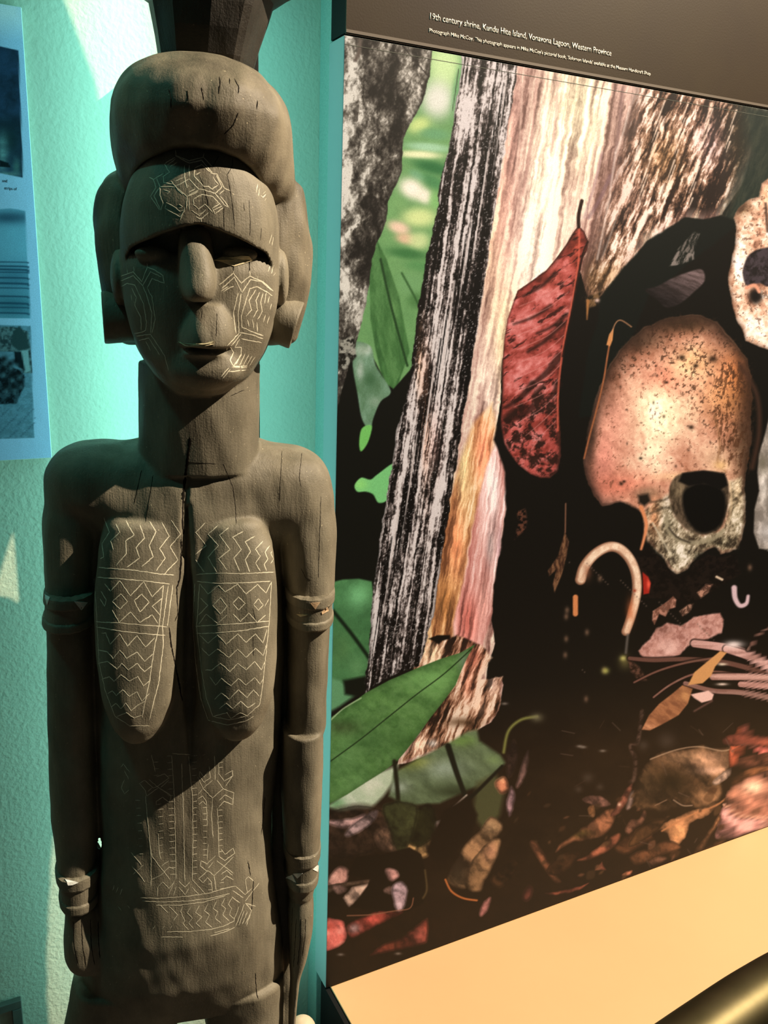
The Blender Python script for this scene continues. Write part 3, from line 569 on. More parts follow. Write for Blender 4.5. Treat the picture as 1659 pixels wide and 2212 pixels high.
# third skull, right edge
G.poly([(1720,860),(1662,900),(1652,940),(1640,980),(1636,1020),(1640,1060),(1630,1100),(1628,1150),(1640,1185),(1720,1195)], (170,162,152), [V(20,12,107,3.2,(104,98,90),.8)], f=4, blobs=[(1650,1050,(8,40),(240,236,228)),(1655,1150,(18,24),(206,204,202)),(1648,1000,(12,20),(110,106,90))])
# ivory ring
ring = [(1254,1252),(1262,1225),(1284,1198),(1312,1182),(1336,1184),(1358,1204),(1372,1234),(1376,1268),(1372,1300),(1362,1336),(1352,1364)]
G.stroke(ring, 23, (150,110,86), 3, w2=19); G.stroke([(x_ + 2, y_ - 1) for x_, y_ in ring], 16, (248,226,198), 5, .95, tex=[V(14,10,109,4,(206,160,130),.5)], w2=12)
G.blob(1362, 1320, 9, 26, (206,112,66), .6); G.blob(1268, 1235, 10, 18, (150,96,70), .6); G.blob(1371, 1276, 3, 3, (150,60,40)); G.stroke([(1243,1290),(1243,1326)], 11, (206,132,82), 3); G.poly([(1388,1236),(1400,1246),(1406,1260),(1402,1282),(1390,1284)], (156,36,26), f=3, blobs=[(1401,1262,(4,10),(230,90,70))])
# jaw, teeth, beads
G.poly([(1380,1405),(1400,1385),(1416,1358),(1440,1346),(1470,1352),(1500,1334),(1530,1326),(1556,1322),(1562,1340),(1558,1368),(1536,1378),(1512,1386),(1480,1400),(1464,1416),(1430,1424),(1392,1424)], (190,140,128), [V(16,14,111,3,(140,92,82),.8), V(8,7,113,4,(230,186,176),.5)], f=4, warp=4, blobs=[(1445,1400,(20,20),(236,196,186)),(1430,1360,(20,10),(90,60,50),.6)])
G.poly([(1410,1320),(1440,1300),(1454,1288),(1461,1296),(1459,1312),(1446,1316),(1438,1332),(1424,1326),(1414,1350),(1409,1340)], (176,128,110), [V(8,6,115,4,(110,74,60))], f=3)
G.poly([(1468,1320),(1486,1306),(1498,1304),(1490,1322),(1474,1332)], (166,128,108), [V(6,5,117,5,(70,50,40))], f=4)
G.poly([(1506,1280),(1525,1262),(1540,1262),(1530,1280),(1514,1292)], (176,132,110), [V(6,5,119,5,(80,56,46))], f=4); G.stroke([(1548,1246),(1560,1252)], 5, (206,186,160), 3)
G.stroke([(1586,1270),(1588,1292),(1598,1308),(1612,1304),(1616,1288)], 12, (206,180,186), 4, w2=7)
for i_ in range(60):
    x_ = 1230 + (i_ * 83 % 420); y_ = 1215 + (i_ * 47 % 240); G.blob(x_, y_, 1.8, 1.8, (110,92,80), .6)
for (x_, y_) in ((1225,1318),(1223,1380),(1221,1415),(1296,1250),(1268,1366),(1266,1510),(1305,1448),(1223,1332),(1620,1226)): G.blob(x_, y_, 5, 7, (128,100,80), .7)
G.blob(1350, 1430, 14, 16, (92,86,50), .8); G.blob(1346, 1422, 7, 6, (190,186,110), .9); G.blob(1308, 1449, 8, 7, (166,168,90), .9); G.stroke([(1356,1372),(1352,1410)], 6, (96,90,84), 4, .8)
G.poly([(1355,1420),(1380,1440),(1400,1470),(1380,1470),(1362,1450)], (90,62,50), [V(6,6,121,4,(30,20,14))], f=5)
# dried hanging leaf slivers
G.stroke([(1262,990),(1274,940),(1290,880),(1304,820),(1312,770),(1320,725)], 3.5, (150,92,58), 2); G.poly([(1310,745),(1316,722),(1326,708),(1323,735),(1318,748)], (196,136,84), f=2); G.stroke([(1320,722),(1330,698),(1342,692),(1364,706)], 2.5, (176,128,92), 2, .8)
G.stroke([(1222,1088),(1221,1150)], 3, (110,78,60), 2); G.poly([(1220,1150),(1229,1170),(1224,1200),(1214,1240),(1198,1280),(1194,1262),(1202,1230),(1186,1245),(1184,1232),(1206,1200),(1214,1170)], (120,86,60), [V(14,5,123,4,(56,36,26))], f=3)
G.poly([(1115,1105),(1135,1098),(1140,1125),(1130,1150),(1112,1165),(1122,1130)], (90,56,42), [V(6,6,125,5.5,(12,9,8))], f=5, warp=4)
# twigs at the right
for pts, w_, c_, w2 in (([(1360,1422),(1410,1426),(1480,1424),(1560,1430),(1640,1450),(1700,1470)], 8, (92,66,56), 12), ([(1370,1474),(1420,1450),(1480,1432),(1540,1422)], 4, (110,78,66), 5), ([(1412,1506),(1450,1478),(1500,1456),(1560,1452),(1660,1470)], 4, (132,98,86), 5),
    ([(1500,1390),(1560,1398),(1600,1408),(1660,1436),(1720,1470)], 16, (206,162,154), 22), ([(1570,1402),(1620,1418),(1670,1444)], 16, (214,172,164), 20), ([(1540,1462),(1600,1462),(1670,1466)], 14, (206,164,152), 16), ([(1480,1476),(1540,1492),(1600,1496),(1680,1510)], 9, (150,116,106), 12),
    ([(1600,1478),(1670,1482)], 12, (196,150,140), 14), ([(1615,1404),(1640,1370),(1670,1352)], 5, (112,88,78), 3)):
    G.stroke(pts, w_ + 5, (18,10,8), 4, .85, w2=w2 + 5); G.stroke(pts, w_, c_, 2, w2=w2, tex=[V(10,60,127,3.5,(110,72,62),.5)])
G.blob(1585, 1392, 20, 8, (250,236,232), .9); G.blob(1560, 1435, 10, 3, (240,226,200), .9); G.blob(1560, 1478, 12, 3, (240,220,204), .9)
G.poly([(1556,1406),(1570,1410),(1545,1440),(1536,1460),(1518,1476),(1486,1480),(1500,1452)], (206,152,96), f=3)
G.poly([(1474,1480),(1496,1488),(1486,1520),(1466,1545),(1430,1565),(1404,1578),(1386,1576),(1402,1545),(1424,1520),(1450,1500)], (166,112,76), [V(20,7,129,3,(120,76,52),.8,60)], f=3, blobs=[(1480,1500,(14,16),(200,146,96)),(1400,1570,(20,10),(210,150,110))])
G.poly([(1492,1500),(1530,1492),(1542,1500),(1538,1512),(1516,1518),(1500,1508)], (236,196,184), f=3); G.stroke([(1500,1536),(1538,1514)], 4, (110,78,70), 4, .8)
G.stroke([(1387,1536),(1378,1600),(1362,1612),(1372,1640),(1370,1680),(1362,1690)], 8, (96,74,64), 5, .8, tex=[V(8,8,131,4,(40,28,22))])
# foreground green leaf, lower left
bigleaf = [(1026,1392),(1012,1415),(998,1445),(984,1480),(958,1515),(930,1550),(905,1585),(880,1618),(858,1644),(830,1665),(790,1690),(750,1716),(700,1742),(700,1560),(722,1545),(752,1525),(790,1497),(840,1470),(900,1444),(950,1424),(995,1410)]
G.poly([(700,1745),(760,1705),(820,1668),(860,1652),(850,1690),(828,1720),(800,1748),(765,1762),(730,1752),(700,1740)], (206,218,194), [V(40,20,133,2,(150,180,140),.6,50)], f=10, blobs=[(725,1735,(20,14),(110,160,110)),(800,1700,(22,20),(238,240,222))])
G.poly([(850,1670),(900,1640),(960,1610),(1010,1580),(1030,1576),(1036,1600),(1080,1630),(1092,1648),(1050,1690),(1000,1712),(950,1735),(880,1740),(840,1720)], (104,124,90), [V(40,16,137,2.2,(70,86,60),.8,50)], f=8, blobs=[(900,1650,(40,14),(140,150,66)),(960,1660,(50,22),(150,170,150)),(1000,1600,(26,12),(120,160,80)),(860,1700,(24,14),(180,196,180)),(1070,1640,(20,12),(120,146,96)),(990,1710,(50,12),(40,50,30))])
G.poly([(1030,1690),(1070,1670),(1090,1710),(1080,1760),(1050,1800),(1020,1760)], (72,76,48), f=14)
G.poly(bigleaf, (88,134,70), [V(40,16,141,2.6,(58,98,48),.8,60), V(12,12,143,3,(120,164,100),.35)], f=2, blobs=[(930,1470,(60,30),(116,170,96)),(800,1600,(60,30),(64,104,56),.7),(740,1570,(40,16),(56,70,40),.9),(800,1700,(50,26),(112,160,96)),(1005,1430,(14,26),(130,150,130)),(880,1600,(40,20),(50,90,40),.8),(740,1640,(40,30),(96,140,84),.6)])
G.rim(bigleaf, 16, (44,78,36), .5); G.stroke([(1018,1402),(960,1455),(900,1500),(840,1548),(780,1596),(720,1640),(700,1655)], 2.6, (24,44,20), 1.8, .9); G.stroke([(705,1565),(740,1532),(780,1508)], 3, (170,200,150), 2, .8)
G.stroke([(968,1612),(985,1665),(1005,1720)], 13, (16,20,12), 4, w2=10); G.stroke([(852,1645),(858,1700),(862,1760)], 9, (24,26,14), 5); G.stroke([(1085,1655),(1030,1710),(985,1750)], 6, (14,16,10), 4, w2=9)
G.stroke([(1008,1718),(978,1745)], 4, (206,190,176), 3, .9); G.stroke([(1088,1625),(1098,1580),(1125,1555),(1160,1548)], 6, (130,134,70), 5, .9); G.blob(1160, 1550, 14, 10, (120,116,90), .7)
# leaf litter
LS = [0]
def lf(pts, col, tex=None, f=3, smooth=True, warp=3, blobs=(), **k):
    LS[0] += 1; d_ = lambda g: tuple(min(255, int(c_ * g)) for c_ in col)
    bl_ = [(b_[0], b_[1], b_[2] if isinstance(b_[2], tuple) else (b_[2], b_[2]), b_[3], *b_[4:]) for b_ in blobs]
    G.ramp(pts, [(50,70,26,151 + LS[0],1.7,.5),(20,10,8,251 + LS[0],.5,.6)], [(0,d_(.3)),(.3,d_(.62)),(.55,d_(.98)),(.8,d_(1.2)),(1,d_(1.5))], f=f, smooth=smooth, warp=warp, blobs=bl_)
    G.rim(pts, 7, d_(.3), .6, smooth=smooth, warp=warp)
lf([(700,1760),(780,1740),(840,1760),(860,1800),(800,1840),(720,1850),(690,1800)], (56,40,30), f=20)
lf([(705,1775),(760,1768),(790,1758),(780,1780),(740,1788)], (196,156,150), f=8); lf([(745,1798),(790,1760),(815,1750),(812,1768),(780,1795),(755,1806)], (176,148,146), f=6)
lf([(810,1800),(850,1780),(900,1790),(880,1830),(830,1838)], (156,118,94), f=10); lf([(905,1790),(930,1780),(962,1772),(958,1790),(920,1798)], (226,190,186), f=6)
lf([(870,1800),(890,1795),(900,1830),(885,1850),(860,1845)], (196,150,100), f=8); lf([(905,1800),(935,1815),(920,1850),(900,1845)], (190,150,100), f=8)
lf([(880,1760),(930,1740),(940,1800),(900,1830),(870,1800)], (30,32,16), f=10); lf([(830,1740),(900,1740),(880,1830),(860,1840),(840,1790)], (52,56,32), f=10)
lf([(715,1890),(735,1872),(752,1880),(748,1905),(722,1920),(700,1925)], (178,130,118), f=6)
lf([(700,1915),(760,1905),(800,1898),(820,1895),(800,1906),(740,1918),(705,1930)], (150,118,94), f=3)
lf([(740,1940),(760,1918),(795,1908),(798,1915),(780,1938),(755,1958)], (206,172,152), f=3, smooth=False); lf([(718,1912),(750,1920),(730,1932)], (196,150,136), f=4)
G.poly([(752,1890),(770,1850),(830,1845),(885,1830),(910,1845),(925,1900),(915,1950),(880,1970),(790,1965),(760,1960),(795,1912),(800,1900)], (20,14,8), f=4)
lf([(832,1880),(850,1876),(862,1890),(850,1902),(838,1898)], (216,160,152), f=5); lf([(830,1920),(848,1915),(845,1930),(832,1928)], (196,150,136), f=4); lf([(850,1912),(868,1905),(880,1925),(875,1955),(858,1968),(848,1935)], (186,160,168), f=6)
lf([(700,1990),(722,1985),(742,1992),(748,2020),(738,2042),(715,2052),(690,2050)], (206,104,94), f=3, blobs=[(735,2010,(12,8),(236,140,128)),(712,2000,(16,10),(196,88,76))])
lf([(750,2000),(790,1980),(815,1972),(870,1968),(850,1980),(815,1998),(775,2020),(755,2025)], (158,70,60), f=4, blobs=[(765,2005,(12,10),(196,160,158)),(800,1985,(14,8),(196,84,74))])
G.stroke([(750,1978),(800,1976),(850,1968),(885,1962),(893,1940)], 2.5, (150,100,76), 2, .8)
lf([(800,2062),(830,2040),(870,2025),(900,2000),(922,1985),(924,2010),(922,2035),(890,2045),(860,2050),(820,2058)], (128,62,50), f=6, smooth=False, blobs=[(908,2020,(16,20),(160,84,74)),(850,2040,(30,12),(120,60,44))])
G.poly([(960,1750),(1010,1720),(1032,1760),(1020,1800),(975,1850),(940,1860),(920,1840),(935,1800)], (22,15,8), f=8)
lf([(965,1895),(985,1860),(1010,1820),(1040,1790),(1060,1765),(1085,1780),(1080,1800),(1050,1830),(1030,1870),(1010,1910),(1000,1920),(975,1912)], (120,92,66), f=4, blobs=[(1060,1785,(26,18),(160,130,96)),(990,1890,(16,26),(92,76,56))])
lf([(1012,1920),(1012,1880),(1030,1845),(1055,1820),(1078,1812),(1080,1830),(1065,1870),(1045,1905),(1038,1925)], (134,104,74), f=4, blobs=[(1060,1840,(16,20),(176,130,100))])
G.stroke([(962,1900),(975,1925),(1000,1940),(1030,1945)], 4, (186,110,60), 2.5); G.stroke([(918,1880),(922,1920),(914,1940)], 4, (96,80,50), 4, .8)
lf([(1036,1975),(1045,1950),(1060,1938),(1055,1960),(1042,1980)], (160,108,104), f=4)
lf([(1144,1820),(1155,1818),(1175,1845),(1190,1870),(1200,1890),(1212,1905),(1200,1905),(1180,1880),(1160,1850)], (112,72,52), f=5)
lf([(1178,1930),(1215,1925),(1272,1908),(1250,1922),(1200,1934)], (170,96,76), f=3, smooth=False)
lf([(1200,1842),(1222,1815),(1265,1785),(1290,1765),(1310,1750),(1330,1752),(1320,1785),(1300,1805),(1260,1815),(1235,1818)], (140,92,66), f=4, blobs=[(1300,1775,(20,16),(176,116,84)),(1250,1800,(26,10),(90,74,40))])
lf([(1245,1858),(1270,1848),(1300,1825),(1335,1800),(1335,1820),(1310,1840),(1275,1855)], (150,90,68), f=4)
lf([(1258,1728),(1270,1720),(1300,1722),(1318,1738),(1300,1742),(1275,1738)], (206,146,126), f=3); lf([(1320,1765),(1332,1740),(1350,1710),(1366,1694),(1360,1720),(1342,1750)], (150,92,74), f=3); G.blob(1338, 1738, 4, 4, (226,186,160)); lf([(1352,1745),(1362,1715),(1372,1710),(1362,1745)], (120,100,92), f=4)
lf([(1270,1745),(1284,1740),(1282,1765),(1272,1760)], (166,116,76), f=3); lf([(1286,1880),(1300,1862),(1308,1880)], (206,120,96), f=3, smooth=False)
lf([(1380,1770),(1392,1752),(1395,1765),(1385,1778),(1370,1790),(1360,1800),(1350,1795),(1362,1772)], (140,96,76), f=4)
lf([(1420,1790),(1450,1770),(1500,1750),(1545,1735),(1555,1738),(1520,1765),(1490,1780),(1480,1810),(1455,1828),(1448,1820),(1440,1800)], (166,118,82), f=3, warp=5, blobs=[(1470,1800,(16,14),(190,140,96)),(1450,1824,(8,5),(206,196,186))])
G.stroke([(1430,1795),(1490,1762),(1555,1735),(1600,1690)], 4, (196,134,90), 3, .8)
lf([(1405,1640),(1430,1626),(1460,1618),(1490,1618),(1510,1612),(1540,1618),(1575,1616),(1590,1640),(1572,1660),(1555,1680),(1560,1720),(1520,1745),(1470,1745),(1420,1750),(1375,1745),(1372,1700),(1385,1665)], (92,68,46), [V(26,14,161,3,(48,36,22),.8,50), V(20,10,163,3,(166,128,96),.45,50)], f=4, warp=6,
   blobs=[(1520,1640,(50,18),(176,136,108)),(1470,1635,(40,12),(140,108,80)),(1400,1700,(20,30),(96,74,50)),(1530,1720,(26,16),(160,120,86)),(1450,1690,(40,30),(28,22,12)),(1540,1665,(40,10),(190,150,124))])
G.stroke([(1405,1640),(1460,1620),(1510,1613),(1560,1622),(1590,1614)], 3, (186,156,126), 2, .7); G.stroke([(1455,1728),(1475,1740),(1495,1740)], 2.5, (176,150,126), 2, .8); G.stroke([(1415,1740),(1440,1728)], 2.5, (150,120,96), 2, .7)
lf([(1576,1655),(1575,1620),(1585,1590),(1598,1568),(1608,1575),(1615,1600),(1600,1630),(1585,1655)], (206,104,72), f=3); G.stroke([(1598,1576),(1604,1600),(1612,1602)], 3, (60,28,20), 2); lf([(1600,1565),(1606,1560),(1620,1580),(1612,1600),(1605,1585)], (200,110,92), f=3)
lf([(1620,1608),(1650,1614),(1720,1620),(1720,1650),(1660,1640),(1640,1628)], (196,104,92), f=3); lf([(1580,1690),(1610,1665),(1650,1652),(1720,1640),(1720,1670),(1640,1672),(1600,1695)], (156,100,66), f=3)
lf([(1552,1790),(1560,1745),(1575,1710),(1600,1690),(1630,1675),(1720,1660),(1720,1800),(1660,1795),(1600,1800)], (166,112,92), [V(26,16,171,2.8,(120,70,54),.8,20), V(10,10,173,3.6,(220,170,140),.45)], f=3, warp=4, blobs=[(1625,1700,(26,14),(232,190,160)),(1580,1710,(20,16),(190,130,104)),(1640,1780,(30,12),(196,150,140))])
G.stroke([(1563,1738),(1600,1762),(1660,1765)], 5, (226,176,150), 3, .8); lf([(1548,1812),(1552,1780),(1562,1742),(1590,1765),(1640,1772),(1640,1790),(1590,1808)], (186,132,126), [V(10,10,177,3,(130,86,80),.8)], f=3)
lf([(1540,1690),(1562,1668),(1580,1660),(1572,1680),(1550,1696)], (226,190,166), f=3)
lf([(1500,1840),(1530,1800),(1552,1762),(1556,1770),(1530,1815),(1508,1848)], (130,90,62), f=4); lf([(1510,1840),(1545,1825),(1560,1815),(1540,1838)], (120,84,56), f=4)
lf([(1400,1860),(1420,1850),(1440,1856),(1415,1868)], (120,84,66), f=4); lf([(1345,1888),(1365,1880),(1362,1890)], (176,110,84), f=3)
lf([(1560,1600),(1590,1585),(1640,1590),(1700,1600),(1700,1612),(1620,1612),(1580,1612)], (120,64,50), f=3)
lf([(1596,1640),(1640,1630),(1700,1625),(1700,1650),(1640,1655),(1604,1662)], (150,92,70), f=3)
lf([(1330,1830),(1360,1800),(1400,1785),(1420,1800),(1390,1825),(1350,1845)], (84,54,36), f=5)
lf([(1180,1880),(1210,1850),(1250,1840),(1240,1865),(1205,1890)], (70,46,30), f=5)
lf([(1360,1850),(1400,1835),(1440,1815),(1470,1830),(1420,1850),(1380,1868)], (104,68,46), f=5)
lf([(1440,1770),(1400,1775),(1370,1800),(1360,1830),(1400,1810)], (64,44,28), f=6)
lf([(1060,1900),(1090,1870),(1120,1860),(1110,1890),(1080,1915)], (56,38,24), f=6)
rr = random.Random(5)
for i_ in range(46):                            # small faint litter pieces
    x_ = rr.uniform(1110, 1650); y_ = rr.uniform(1690, 1905); a_ = rr.uniform(-1.2, -.2); l_ = rr.uniform(8, 26); w_ = l_ * rr.uniform(.15, .4); c_ = rr.choice([(70,46,30),(92,66,44),(60,44,30),(112,76,56)])
    dx_, dy_ = math.cos(a_), math.sin(a_); G.poly([(x_, y_), (x_ + dx_ * l_ * .5 - dy_ * w_, y_ + dy_ * l_ * .5 + dx_ * w_), (x_ + dx_ * l_, y_ + dy_ * l_), (x_ + dx_ * l_ * .5 + dy_ * w_, y_ + dy_ * l_ * .5 - dx_ * w_)], c_, f=4, smooth=True, a=.7)
for i_ in range(24):
    x_ = rr.uniform(1180, 1650); y_ = rr.uniform(1560, 1880); a_ = rr.uniform(-1.4, 1.4); l_ = rr.uniform(10, 34)
    G.stroke([(x_, y_), (x_ + l_ * math.cos(a_), y_ + l_ * math.sin(a_))], 1.8, rr.choice([(96,80,70),(70,52,40),(120,100,88)]), 2, .5)
for (x_, y_) in ((1260,1614),(1302,1622),(1090,1520),(860,2060),(736,2062),(1252,1612)): G.blob(x_, y_, 7, 3, (150,140,130), .7)
for (x_, y_, r_) in ((1270,1680,12),(1296,1700,8),(1250,1705,8),(1440,1600,20),(1390,1610,12)): G.blob(x_, y_, r_, r_ * .9, (76,66,58), .6)
lf([(1115,1700),(1125,1660),(1142,1620),(1140,1660),(1128,1690)], (110,84,78), f=5); lf([(1095,1640),(1110,1600),(1118,1640),(1100,1680)], (90,66,56), f=8); lf([(1070,1690),(1090,1680),(1098,1705),(1080,1715)], (196,128,96), f=7); lf([(1095,1730),(1105,1700),(1112,1730),(1100,1765)], (150,120,126), f=6)
lf([(1130,1940),(1140,1915),(1150,1925),(1142,1945)], (90,50,44), f=8)
G.C = np.clip(G.C, 0, 1)
sheet('printed_photograph', Pw, G.C, print_mat('satin_print', 0.5, coat=0.0, bump=0.0, spec=0.18), pp, PRINT_GAIN)
# crease line of the wrapped print under its top edge
bm_obj('wrap_crease', box_bm(xl + .002, XR - .003, YP - .0007, YP - .0003, ztop - .0135, ztop - .0128), M['frame'], pp)

# ------------------------------------------------------------------ laminated board of old photographs on the left
YL = YW - 0.014
r1 = at(47, 32, YL); r2 = at(113, 990, YL)
bx1 = (r1[0] + r2[0]) / 2; bzt = at(30, 12, YL)[2]; bzb = at(100, 990, YL)[2]; bx0 = bx1 - 0.60
lb = empty('photo_board', (bx1 - .3, YW, (bzt + bzb) / 2), 'laminated pale board with three old monochrome photographs at the left edge', 'board')
bm_obj('backing', box_bm(bx0, bx1, YL, YW, bzb, bzt, 0.0015, 2), M['white_board'], lb)
Pl, LX, LY = print_grid(bx0 + .001, bx1 - .001, bzb + .001, bzt - .001, 300, 640, YL - .0006)
q = Painter(LX, LY, (150,165,190))
q.poly([(-900,-100),(-900,60),(60,60),(60,-100)], (196,190,196), f=60)
q.poly([(-600,20),(0,100),(40,109),(50,384),(0,374),(-600,270)], (36,52,74), [V(30,30,201,2.5,(20,30,40),.8)], f=2, blobs=[(20,300,(30,40),(24,40,44)),(5,330,(12,40),(120,150,150),.9),(36,360,(10,20),(60,84,84)),(14,376,(30,5),(90,110,110))])
q.poly([(-2,345),(18,352),(24,362),(-2,360)], (16,24,28), f=2)
q.poly([(-600,455),(0,452),(20,450),(38,452),(54,456),(66,688),(0,687),(-600,690)], (104,140,160), f=2, blobs=[(20,470,(60,14),(50,74,92)),(30,600,(60,30),(56,92,112),.8),(30,660,(60,30),(50,88,104),.9)])
for i_, y_ in enumerate((566, 575, 582, 588, 600, 612, 622, 640, 655, 664, 676)): q.stroke([(-300, y_ - 2), (20, y_), (62, y_ + 2 + i_ % 3)], 2.5 + i_ % 3, (30,54,72), 2, .75)
q.poly([(-600,702),(0,702),(66,704),(74,946),(0,948),(-600,950)], (96,120,136), [V(6,6,203,4,(60,80,92),.4)], f=2)
q.poly([(-100,706),(30,706),(60,716),(66,750),(70,806),(50,806),(30,760),(-100,756)], (88,100,104), [V(8,5,205,4,(40,50,54))], f=2)
q.poly([(28,716),(42,704),(58,724),(64,752),(40,758),(24,744)], (40,54,56), f=3); q.poly([(44,758),(60,756),(66,800),(54,806)], (120,136,140), f=2); q.poly([(30,760),(46,760),(54,800),(34,790)], (18,26,30), f=3)
q.poly([(-200,790),(0,770),(20,790),(44,800),(56,815),(48,840),(36,870),(10,872),(-200,880)], (14,20,24), [V(9,7,207,4.5,(70,92,104),.55)], f=3, warp=4)
for (x_, y_, r_) in ((8,776,7),(22,786,7),(34,780,6),(6,800,7),(24,812,7),(40,806,7),(12,836,7),(30,836,7),(44,826,6)): q.blob(x_, y_, r_, r_, (12,16,18), .95); q.blob(x_ + 2, y_ + 10, r_ * .8, r_, (96,120,130), .5)
for i_ in range(40): q.blob((i_ * 37) % 76, 880 + (i_ * 17) % 64, 2, 1.5, (44,60,76), .6)
sheet('printed_sheet', Pl, q.C, print_mat('laminated_sheet', 0.14, coat=0.8, bump=0.0006, bscale=55), lb, 1.3)
def wall_text(text, px, py, cap_px, parent):
    cu = bpy.data.curves.new('t', 'FONT'); cu.body = text; cu.size = 1; to = bpy.data.objects.new('t', cu); COL.objects.link(to)
    dg_ = bpy.context.evaluated_depsgraph_get(); dg_.update(); me = bpy.data.meshes.new_from_object(to.evaluated_get(dg_)); bpy.data.objects.remove(to)
    p_ = at(px, py, YL - .0009); h_ = abs(p_[2] - at(px, py + cap_px, YL)[2]) / .72
    co = np.empty(len(me.vertices) * 3, np.float32); me.vertices.foreach_get('co', co); co = co.reshape(-1, 3)
    w_ = co[:, 0].max(); out = np.stack([p_[0] + (co[:, 0] - w_) * h_ * .9, np.full(len(co), p_[1]), p_[2] + co[:, 1] * h_], -1)
    me.vertices.foreach_set('co', out.astype(np.float32).ravel()); me.update(); return link_mesh('caption_text', me, M['crack_finger_line'], parent)
wall_text('and', 16, 394, 6.5, lb); wall_text('strips of', 37, 411, 6.5, lb)

# ------------------------------------------------------------------ the carved figure
AZ = math.atan2(0.2629, 1.0); SA, CA = math.sin(AZ), math.cos(AZ); H = 1.235
def F(px, py, w_):                 # pixel and depth towards the viewer -> local (u, w, z)
    d = ray(px, py); t = (H - w_) / (d[0] * SA + d[1] * CA)
    return np.array([t * (d[0] * CA - d[1] * SA), w_, CAM[2] + t * d[2]])
def to_world(u, w_, z):
    return np.stack([H * SA + u * CA - w_ * SA, H * CA - u * SA - w_ * CA, z], -1)

def gsmooth(a, s):
    if s < 0.3: return a
    k = int(3 * s) + 1; g = np.exp(-0.5 * (np.arange(-k, k + 1) / s) ** 2); g /= g.sum()
    return np.convolve(np.pad(a, k, mode='edge'), g, mode='valid')

